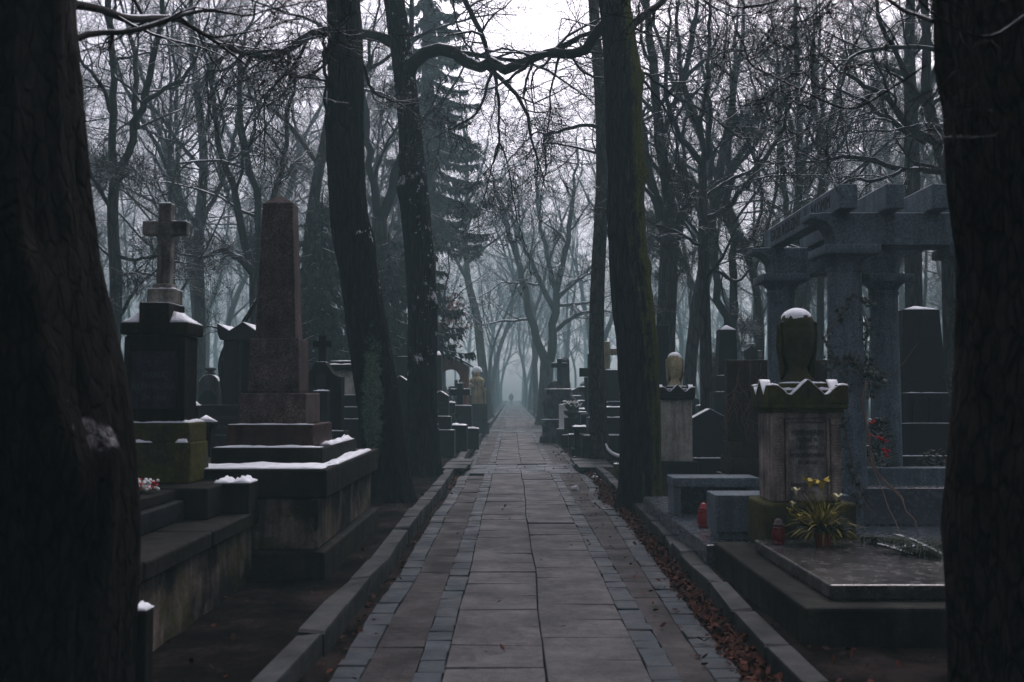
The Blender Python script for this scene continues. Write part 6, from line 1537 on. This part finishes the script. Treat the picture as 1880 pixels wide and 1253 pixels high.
fork_tree('broad_tree', 'broad grey tree dividing into three limbs beyond the mossy trunk', 'tree', 24, .1, [(1221, 740, 20), (1222, 660, 18), (1223, 590, 17.5), (1226, 520, 17), (1228, 460, 17), (1228, 430, 17)],
          [([(1224, 440, 12), (1212, 390, 10.5), (1194, 320, 8.5), (1180, 250, 7), (1172, 160, 6)], .6), ([(1230, 440, 13), (1230, 390, 11.5), (1222, 320, 11), (1212, 260, 10), (1206, 180, 9), (1200, 100, 8), (1190, 0, 6)], -.4), ([(1238, 450, 9), (1248, 410, 8), (1258, 380, 7), (1272, 366, 6), (1268, 356, 4)], .3), ([(1210, 250, 6), (1235, 200, 5.5), (1260, 130, 5), (1275, 40, 4)], .8, -.3)], 'bark_mid', seed=25, extend=0, c1=10, c2=7, c3=5, auto=3)
fork_tree('slender_tree', 'slender straight tree with an upcurved mossy limb left of the pergola'.replace(' left of', ' beside'), 'tree', 20, .1, [(1297, 740, 11.5), (1296, 660, 11), (1294, 580, 10.5), (1292, 500, 10), (1291, 420, 9), (1290, 340, 8), (1289, 290, 7.5)],
          [([(1297, 400, 5.5), (1315, 395, 5.5), (1335, 382, 5), (1355, 358, 5), (1380, 325, 4.6), (1405, 290, 4.2), (1430, 250, 3.6), (1445, 200, 2.6)], -.8), ([(1288, 300, 6.5), (1272, 282, 6), (1254, 262, 5.5), (1240, 235, 5), (1228, 200, 4.5), (1222, 150, 4), (1226, 60, 3)], -.5), ([(1290, 300, 6), (1286, 250, 6), (1277, 215, 5.6), (1262, 180, 5), (1250, 120, 4.5), (1245, 20, 3)], .3), ([(1291, 300, 5), (1300, 270, 4.6), (1302, 200, 4.2), (1300, 100, 3.6), (1303, 0, 3)], .4), ([(1298, 360, 4), (1325, 340, 3.6), (1350, 325, 3.4), (1380, 312, 3), (1400, 280, 2)], .6), ([(1298, 495, 3.4), (1320, 500, 3.2), (1345, 516, 3), (1362, 512, 2.4), (1375, 495, 2), (1380, 480, 1.4)], -.5), ([(1292, 452, 3.4), (1270, 445, 3), (1250, 430, 2.6), (1200, 410, 2.2), (1175, 400, 1.6)], -.6)], 'bark_mid', seed=26, extend=0, c1=9, c2=7, c3=5, auto=3)
fork_tree('leaning_tree', 'leaning grey tree crossing behind the slender straight tree', 'tree', 27, .1, [(1264, 740, 12), (1270, 650, 11.5), (1279, 570, 11), (1290, 500, 10), (1304, 420, 9.5), (1316, 350, 9), (1326, 290, 8), (1340, 220, 6.5), (1352, 130, 5)],
          [([(1306, 410, 6), (1322, 350, 5.5), (1345, 300, 5), (1370, 270, 4), (1390, 200, 3)], .8), ([(1300, 440, 5), (1280, 380, 4.5), (1262, 330, 4), (1255, 260, 3)], -.8)], 'bark_mid', seed=27, extend=3, c1=9, c2=7, c3=5, auto=6)
fork_tree('forked_tree', 'tree splitting low into a narrow fork above the slim black obelisk', 'tree', 28, .1, [(1338, 740, 12), (1338, 660, 11.5), (1338, 610, 11.5)],
          [([(1336, 615, 8), (1326, 570, 7.5), (1317, 520, 7), (1312, 450, 6.5), (1310, 380, 6), (1303, 280, 5), (1300, 160, 4)], .5), ([(1340, 615, 8), (1346, 560, 7.5), (1346, 480, 7), (1340, 400, 6.5), (1338, 310, 6), (1346, 200, 5), (1350, 100, 4)], -.4)], 'bark_mid', seed=28, extend=0, c1=10, c2=7, c3=5, auto=2)
fork_tree('tall_tree', 'tall twin-stemmed tree rising behind the pergola beams', 'tree', 30, .1, [(1476, 740, 11), (1473, 640, 10.5), (1471, 540, 10), (1468, 450, 10)],
          [([(1467, 455, 8), (1462, 390, 7.5), (1465, 320, 7), (1470, 240, 6), (1466, 140, 5), (1460, 30, 4)], .4), ([(1469, 455, 7), (1452, 410, 6), (1440, 370, 5.5), (1436, 300, 5), (1430, 200, 4)], -.4), ([(1466, 330, 5), (1485, 280, 4.6), (1505, 240, 4), (1512, 150, 3)], .6)], 'bark_mid', seed=29, extend=0, c1=10, c2=7, c3=5, auto=3)
fork_tree('tall_tree', 'thin wavering tree above the first pergola rafter', 'tree', 27, .1, [(1504, 740, 7), (1506, 600, 6.5), (1507, 450, 6), (1508, 340, 6), (1516, 300, 5.5), (1514, 250, 5), (1500, 220, 4.5), (1494, 170, 4), (1492, 80, 3)],
          [([(1508, 330, 4), (1520, 290, 3.5), (1515, 250, 3), (1530, 200, 2.5)], .5)], 'bark_mid', seed=30, extend=2, c1=9, c2=7, c3=5, auto=8)
fork_tree('spreading_tree', 'dark tree leaning over the pergola with many level snowy limbs', 'tree', 16, .1, [(1800, 800, 22), (1796, 700, 20), (1790, 600, 19), (1780, 500, 17), (1766, 420, 15.5), (1750, 350, 14), (1734, 300, 12.5), (1720, 250, 11), (1706, 200, 10), (1700, 150, 9), (1702, 90, 8), (1698, 20, 7)],
          [([(1740, 315, 6.5), (1710, 314, 6), (1680, 314, 5.5), (1655, 312, 5), (1620, 300, 4.6), (1590, 290, 4), (1545, 288, 3.6), (1510, 296, 3), (1486, 298, 2.2)], -.9), ([(1655, 313, 4), (1640, 322, 3.6), (1610, 332, 3.2), (1570, 330, 3), (1545, 338, 2.4), (1525, 352, 1.6)], -.4, -.4), ([(1730, 310, 5), (1700, 306, 4.4), (1680, 300, 3.6), (1660, 280, 2.6)], .5),
           ([(1722, 265, 8), (1695, 250, 7), (1672, 236, 6.5), (1655, 220, 6), (1632, 186, 5.5), (1612, 168, 5), (1585, 158, 4.4), (1560, 140, 3.4), (1540, 128, 2.4)], -.8), ([(1700, 262, 6), (1670, 245, 5.5), (1645, 226, 5), (1615, 212, 4.4), (1590, 186, 3.8), (1570, 180, 3), (1540, 165, 2.2)], .7), ([(1704, 195, 7), (1685, 172, 6.5), (1668, 150, 6), (1655, 120, 5), (1642, 95, 4.5), (1622, 60, 4), (1612, 20, 3.4)], -.5), ([(1760, 235, 4), (1720, 230, 3.6), (1690, 230, 3), (1640, 240, 2)], -.7), ([(1706, 200, 5), (1730, 170, 4), (1740, 120, 3), (1745, 60, 2.4)], .6),
           ([(1740, 95, 4.4), (1710, 88, 4.2), (1680, 88, 4), (1640, 90, 4), (1600, 92, 3.8), (1575, 100, 3.4), (1558, 112, 3), (1550, 140, 2.4), (1545, 180, 2), (1538, 220, 1.6), (1534, 255, 1)], -1.0, -.5)],
          'bark_mid', seed=31, extend=4, c1=10, c2=7, c3=5, auto=5, auto_t=(.7, 1), sides=22)
fork_tree('tall_tree', 'wide brown trunk seen under the pergola beam', 'tree', 21, .1, [(1684, 760, 17), (1680, 650, 15.5), (1677, 520, 15), (1676, 380, 14), (1674, 250, 12), (1670, 120, 10), (1672, 0, 8)], [], 'bark_mid', seed=32, extend=4, c1=9, c2=7, c3=5, auto=10, auto_t=(.5, 1))
fork_tree('tall_tree', 'brown trunk hung with ivy next to the broad black obelisk', 'tree', 17, .1, [(1748, 800, 14), (1746, 650, 13), (1742, 500, 12.5), (1742, 380, 12), (1750, 250, 11), (1755, 100, 9)], [], 'bark_mid', seed=33, extend=4, c1=7, c2=6, c3=3, auto=9, auto_t=(.55, 1))
fork_tree('gnarled_tree', 'small gnarled dark tree bending beside the canopy tomb', 'tree', 15.5, .1, [(428, 790, 9), (420, 740, 8.5), (412, 700, 8), (408, 670, 7.5), (416, 640, 7), (432, 622, 6)],
          [([(410, 700, 5), (425, 708, 5), (440, 722, 5), (455, 745, 4)], -.3), ([(412, 690, 3), (430, 670, 2.6), (447, 660, 2), (470, 640, 1.5)], .3), ([(432, 620, 4), (420, 612, 2.5), (405, 604, 2), (385, 600, 1.4)], .3)], 'bark_black', seed=34, extend=1.2, c1=5, c2=4, c3=2, auto=0)
fork_tree('forked_tree', 'dark tree forking in a wide fork over the rock mound cross', 'tree', 50, .1, [(1000, 778, 14), (1001, 735, 13), (1003, 690, 12), (1005, 660, 12)],
          [([(1002, 668, 9), (992, 640, 8), (978, 595, 7), (966, 550, 6.5), (956, 500, 6), (946, 465, 5.4), (934, 420, 4.6), (920, 370, 3.6)], 1.5), ([(1008, 665, 9), (1014, 620, 8), (1019, 570, 7.5), (1025, 520, 6.5), (1036, 470, 5.6), (1046, 420, 4.6), (1052, 350, 3.6)], -1.5), ([(1018, 570, 5.5), (1002, 540, 5), (985, 505, 4.4), (968, 465, 3.6), (950, 420, 2.6)], .8), ([(1016, 610, 4.5), (1036, 594, 4), (1060, 578, 3.6), (1085, 572, 3), (1110, 572, 2)], -1.6), ([(1022, 550, 4.4), (1040, 530, 4), (1062, 512, 3.4), (1085, 492, 2.4)], 1), ([(1020, 560, 3.4), (1045, 560, 3), (1075, 556, 2.4)], -1), ([(1020, 530, 5), (1004, 470, 4.4), (990, 400, 3.4), (985, 330, 2.4)], 1)],
          'bark_mid', seed=35, extend=0, c1=10, c2=7, c3=5, auto=0, rmin=.007)
fork_tree('slim_tree', 'slim swaying brown tree on the avenue beside the pale statue', 'tree', 60, .1, [(895, 766, 9.5), (893, 730, 9), (888, 690, 8.5), (882, 640, 8), (877, 590, 7.5), (868, 552, 7), (860, 520, 6.4), (856, 480, 5), (855, 420, 4.6), (857, 350, 4), (856, 270, 3.4)],
          [([(862, 525, 4), (846, 492, 3.4), (826, 458, 3), (800, 440, 2)], -1), ([(856, 420, 3), (840, 370, 2.5), (815, 330, 2)], 1), ([(857, 380, 3), (875, 340, 2.4), (890, 290, 2)], -1)], 'bark_green', seed=36, extend=4, c1=9, c2=7, c3=5, auto=7, rmin=.008)
# spruces
spruce('spruce', 'grey-green drooping spruce standing in haze behind the arching tree', (WX(782, 38), 38, 0), 25, 2.3, 7.4, M['needles'], 2, 100, 74, None, 0.0)
spruce('spruce', 'dark low-hanging spruce between obelisk and leaning trunk', (WX(588, 23.5), 23.5, 0), 6.3, 1.7, 1.2, M['needles_dark'], 3, 70, 50)
spruce('spruce', 'young dark spruce filling the gap between the two dark trunks', (WX(712, 25), 25, 0), 5.6, 1.4, 1.4, M['needles_dark'], 4, 56, 44)
spruce('spruce', 'small spruce whose bough droops beside the brick chapel', (WX(772, 27), 27, 0), 6.2, 1.2, 2.95, M['needles_dark'], 5, 30, 40, None, 0.1)
# a beech sapling that kept its russet leaves
root = fork_tree('beech_sapling', 'small beech with russet dead leaves beside the snow-flecked trunk', 'tree', 31, .1, [(806, 740, 3.5), (808, 660, 3), (812, 600, 2.6), (816, 540, 2)], [([(810, 620, 2), (825, 590, 1.6), (845, 570, 1.2), (862, 565, .8)], .5), ([(812, 590, 2), (830, 555, 1.6), (848, 535, 1)], -.5), ([(808, 640, 1.6), (826, 615, 1.3), (850, 605, .8)], .3)], 'bark_mid', seed=37, extend=1.5, c1=6, c2=5, c3=0, auto=5, rmin=.005)
rng = np.random.default_rng(9); T = []
for _ in range(900):
    p = W(rng.normal(832, 15), rng.normal(580, 26), 31 + rng.normal() * .6) - np.array(root.location); w = rng.normal(size=(3, 3)) * .035; T += [p + w[0], p + w[1], p + w[2]]
np_mesh('leaves', T, np.zeros((0, 4)), M['leaf_red'], root, False, np.arange(len(T)).reshape(-1, 3))

# ------------------------------------------------------------------ the wood behind: copies of a few bare trees
protos = [proto_tree(101, 20, .19, 0, .05, .38), proto_tree(102, 22, .23, 3, .08, .34), proto_tree(103, 18, .15, 0, -.10, .30), proto_tree(104, 21, .21, 2, .02, .28), proto_tree(105, 23, .24, 3, -.06, .45), proto_tree(106, 15, .10, 0, .12, .25), proto_tree(107, 20, .20, 2, .12, .40)]
used = set()
def plant(i, X, Y, rz, s, label, group):
    r = dup(protos[i], (X, Y, .04), rz, s, label, group, first=i not in used); used.add(i); return r
rg = np.random.default_rng(77)
AV = 'bare avenue tree fading in the mist along the path edge'
for X, Y, i, s in ((-1.75, 86, 4, .95), (-1.8, 106, 1, .9), (-1.7, 128, 3, 1), (-1.8, 152, 4, 1), (1.75, 71, 3, .95), (1.7, 92, 1, .85), (1.75, 118, 4, .95), (1.75, 145, 1, 1.0), (-1.8, 176, 0, 1), (1.8, 172, 3, 1), (-1.72, 74, 2, .9), (1.8, 104, 2, 1.1), (-1.8, 118, 6, .9), (1.8, 132, 6, .9)):
    plant(i, X, Y, rg.uniform(0, 6.28), s * rg.uniform(.9, 1.05), AV, 'avenue trees in the mist')
pts = []
def try_add(X, Y, dmin):
    if all((X - a) ** 2 + (Y - b) ** 2 > dmin ** 2 for a, b in pts): pts.append((X, Y)); return True
    return False
tries = 0
while len(pts) < 150 and tries < 9000:
    tries += 1
    Y = 26 + 104 * rg.random() ** 1.25; X = rg.uniform(-1, 1) * (.55 * Y + 4)
    if abs(X) < 4.2 or (abs(X) < 6 and Y > 60 and rg.random() < .5): continue
    px = CX + X / Y * F
    if Y < 34 and (655 < px < 745 or 180 < px < 250 or 1180 < px < 1320): continue
    try_add(X, Y, 2.6 + Y * .022)
for X, Y in pts:
    where = ('behind the cross monument and obelisk' if X < 0 else 'behind the pergola')
    depth = 'bare tree in the middle of the wood ' if Y < 60 else 'pale misty bare tree deep in the wood '
    plant(int(rg.choice([0, 2, 5, 5])) if Y < 46 else int(rg.integers(0, 7)), X, Y, rg.uniform(0, 6.28), rg.uniform(.75, 1.0) if Y < 46 else rg.uniform(.8, 1.15), depth + where, depth.strip() + ' ' + where)
# the last rank of the wood, one hazy mass
far = []
bag = Bag(); rng = np.random.default_rng(55); n = 260
Xs = rng.uniform(-130, 130, n); Ys = rng.uniform(135, 205, n); keep = (np.abs(Xs) > 4) & (np.abs(Xs) < .6 * Ys + 5); Xs, Ys = Xs[keep], Ys[keep]; n = len(Xs)
s = np.linspace(0, 1, 8); P = np.stack([Xs[:, None] + rng.normal(size=(n, 8)).cumsum(1) * .25, Ys[:, None] + rng.normal(size=(n, 8)).cumsum(1) * .25, np.broadcast_to(s * 20, (n, 8)) + rng.uniform(-2, 2, (n, 1)) * s], 2)
R = .28 * (1 - .85 * s)[None] * rng.uniform(.6, 1.3, (n, 1)); bag.add(P, R, 6)
P1, R1 = children(P, R, 9, .3, 1, (.4, 1.1), (.2, .4), 6, rng, .2, .03, .6); bag.add(P1, R1, 4)
P2, R2 = children(P1, R1, 6, .2, 1, (.4, 1.1), (.4, .7), 4, rng, .25, 0, .6, rmin=.02); bag.add(P2, R2, 3)
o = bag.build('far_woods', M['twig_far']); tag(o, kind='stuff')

# the wood goes on all round and behind the viewer; it shades the graves from every side
bag = Bag(); rng = np.random.default_rng(66); Xs, Ys = [], []
while len(Xs) < WOODS_N:
    x, y = rng.uniform(-55, 55), rng.uniform(-48, 75)
    if y < .5:
        if math.hypot(x, y) < 5 or abs(x) < 1.6: continue
    elif abs(x) < .62 * y + 4.5: continue
    if all((x - a) ** 2 + (y - b) ** 2 > 5 for a, b in zip(Xs, Ys)): Xs.append(x); Ys.append(y)
Xs, Ys = np.array(Xs), np.array(Ys); n = len(Xs)
s = np.linspace(0, 1, 9); P = np.stack([Xs[:, None] + rng.normal(size=(n, 9)).cumsum(1) * .2, Ys[:, None] + rng.normal(size=(n, 9)).cumsum(1) * .2, np.broadcast_to(s * 20, (n, 9)) + rng.uniform(-2, 2, (n, 1)) * s], 2)
R = .30 * (1 - .8 * s)[None] * rng.uniform(.7, 1.3, (n, 1)); bag.add(P, R, 7)
P1, R1 = children(P, R, 11, .22, 1, (.5, 1.2), (.25, .45), 8, rng, .2, .03, .6); bag.add(P1, R1, 5)
P2, R2 = children(P1, R1, 8, .15, 1, (.4, 1.2), (.4, .7), 6, rng, .25, 0, .6, rmin=.02); bag.add(P2, R2, 3)
P3, R3 = children(P2, R2, 5, .15, 1, (.4, 1.2), (.4, .8), 4, rng, .28, -.02, .7, rmin=.016); bag.add(P3, R3, 3)
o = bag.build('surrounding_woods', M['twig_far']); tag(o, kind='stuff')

# ------------------------------------------------------------------ mist, sky, light, camera
def haze():
    me = bpy.data.meshes.new('haze'); bm = bmesh.new()
    x, y0, y1, z0, z1 = 270, -40, 265, -1.2, HAZE_TOP
    v = [bm.verts.new(p) for p in ((-x, y0, z0), (x, y0, z0), (x, y1, z0), (-x, y1, z0), (-x, y0, z1), (x, y0, z1), (x, y1, z1), (-x, y1, z1))]
    for q in ((3, 2, 1, 0), (4, 5, 6, 7), (0, 1, 5, 4), (1, 2, 6, 5), (2, 3, 7, 6), (3, 0, 4, 7)): bm.faces.new([v[i] for i in q])
    bm.to_mesh(me); bm.free()
    m = bpy.data.materials.new('haze'); m.use_nodes = True; nt = m.node_tree; nt.nodes.remove(nt.nodes['Principled BSDF'])
    pv_ = nt.nodes.new('ShaderNodeVolumePrincipled'); pv_.inputs['Color'].default_value = HAZE_COL; pv_.inputs['Density'].default_value = HAZE_D
    pv_.inputs['Density Attribute'].default_value = ''; pv_.inputs['Anisotropy'].default_value = 0.0
    nt.links.new(pv_.outputs[0], nt.nodes['Material Output'].inputs['Volume'])
    m.cycles.homogeneous_volume = True
    me.materials.append(m); o = bpy.data.objects.new('haze', me); link(o); tag(o, kind='stuff'); o.display_type = 'WIRE'
HAZE_TOP, HAZE_D, HAZE_COL = 29.0, .0076, (.31, .465, .485, 1)
haze()
EL, AZ = math.radians(50), math.radians(20)
w = bpy.data.worlds.new('World'); C.world = w; w.use_nodes = True; nt = w.node_tree
sky = nt.nodes.new('ShaderNodeTexSky'); sky.sky_type = 'NISHITA'; sky.sun_disc = False; sky.sun_elevation = EL; sky.sun_rotation = AZ
sky.air_density = 1.0; sky.dust_density = 4.0; sky.ozone_density = 1.0
hs = nt.nodes.new('ShaderNodeHueSaturation'); hs.inputs['Saturation'].default_value = .22
nt.links.new(sky.outputs[0], hs.inputs['Color'])
tint = nt.nodes.new('ShaderNodeMix'); tint.data_type = 'RGBA'; tint.blend_type = 'MULTIPLY'; tint.inputs[0].default_value = 1; tint.inputs[7].default_value = (1.0, .92, 1.02, 1)
nt.links.new(hs.outputs[0], tint.inputs[6]); nt.links.new(tint.outputs[2], nt.nodes['Background'].inputs[0])
nt.nodes['Background'].inputs[1].default_value = .12
sun = bpy.data.lights.new('sun', 'SUN'); sun.energy = .5; sun.angle = math.radians(40); sun.color = (1, .97, .93)
so = bpy.data.objects.new('sun', sun); link(so); so.rotation_euler = (math.pi / 2 - EL, 0, math.pi - AZ)
cam = bpy.data.cameras.new('camera'); cam.sensor_width = 36; cam.lens = F / 1880 * 36; cam.clip_end = 2000; cam.clip_start = .05
cam.dof.use_dof = True; cam.dof.focus_distance = 14; cam.dof.aperture_fstop = 2.8
co = bpy.data.objects.new('camera', cam); link(co); co.location = (0, 0, CAM_Z); co.rotation_euler = (math.pi / 2 + TILT, 0, 0); C.camera = co
vs = C.view_settings; vs.view_transform = 'Standard'; vs.look = 'None'; vs.gamma = 1; vs.exposure = 1.62
cy = C.cycles; cy.max_bounces = 5; cy.diffuse_bounces = 3; cy.glossy_bounces = 2; cy.volume_bounces = 1; cy.transparent_max_bounces = 4
cy.use_denoising = True; cy.sample_clamp_indirect = 4
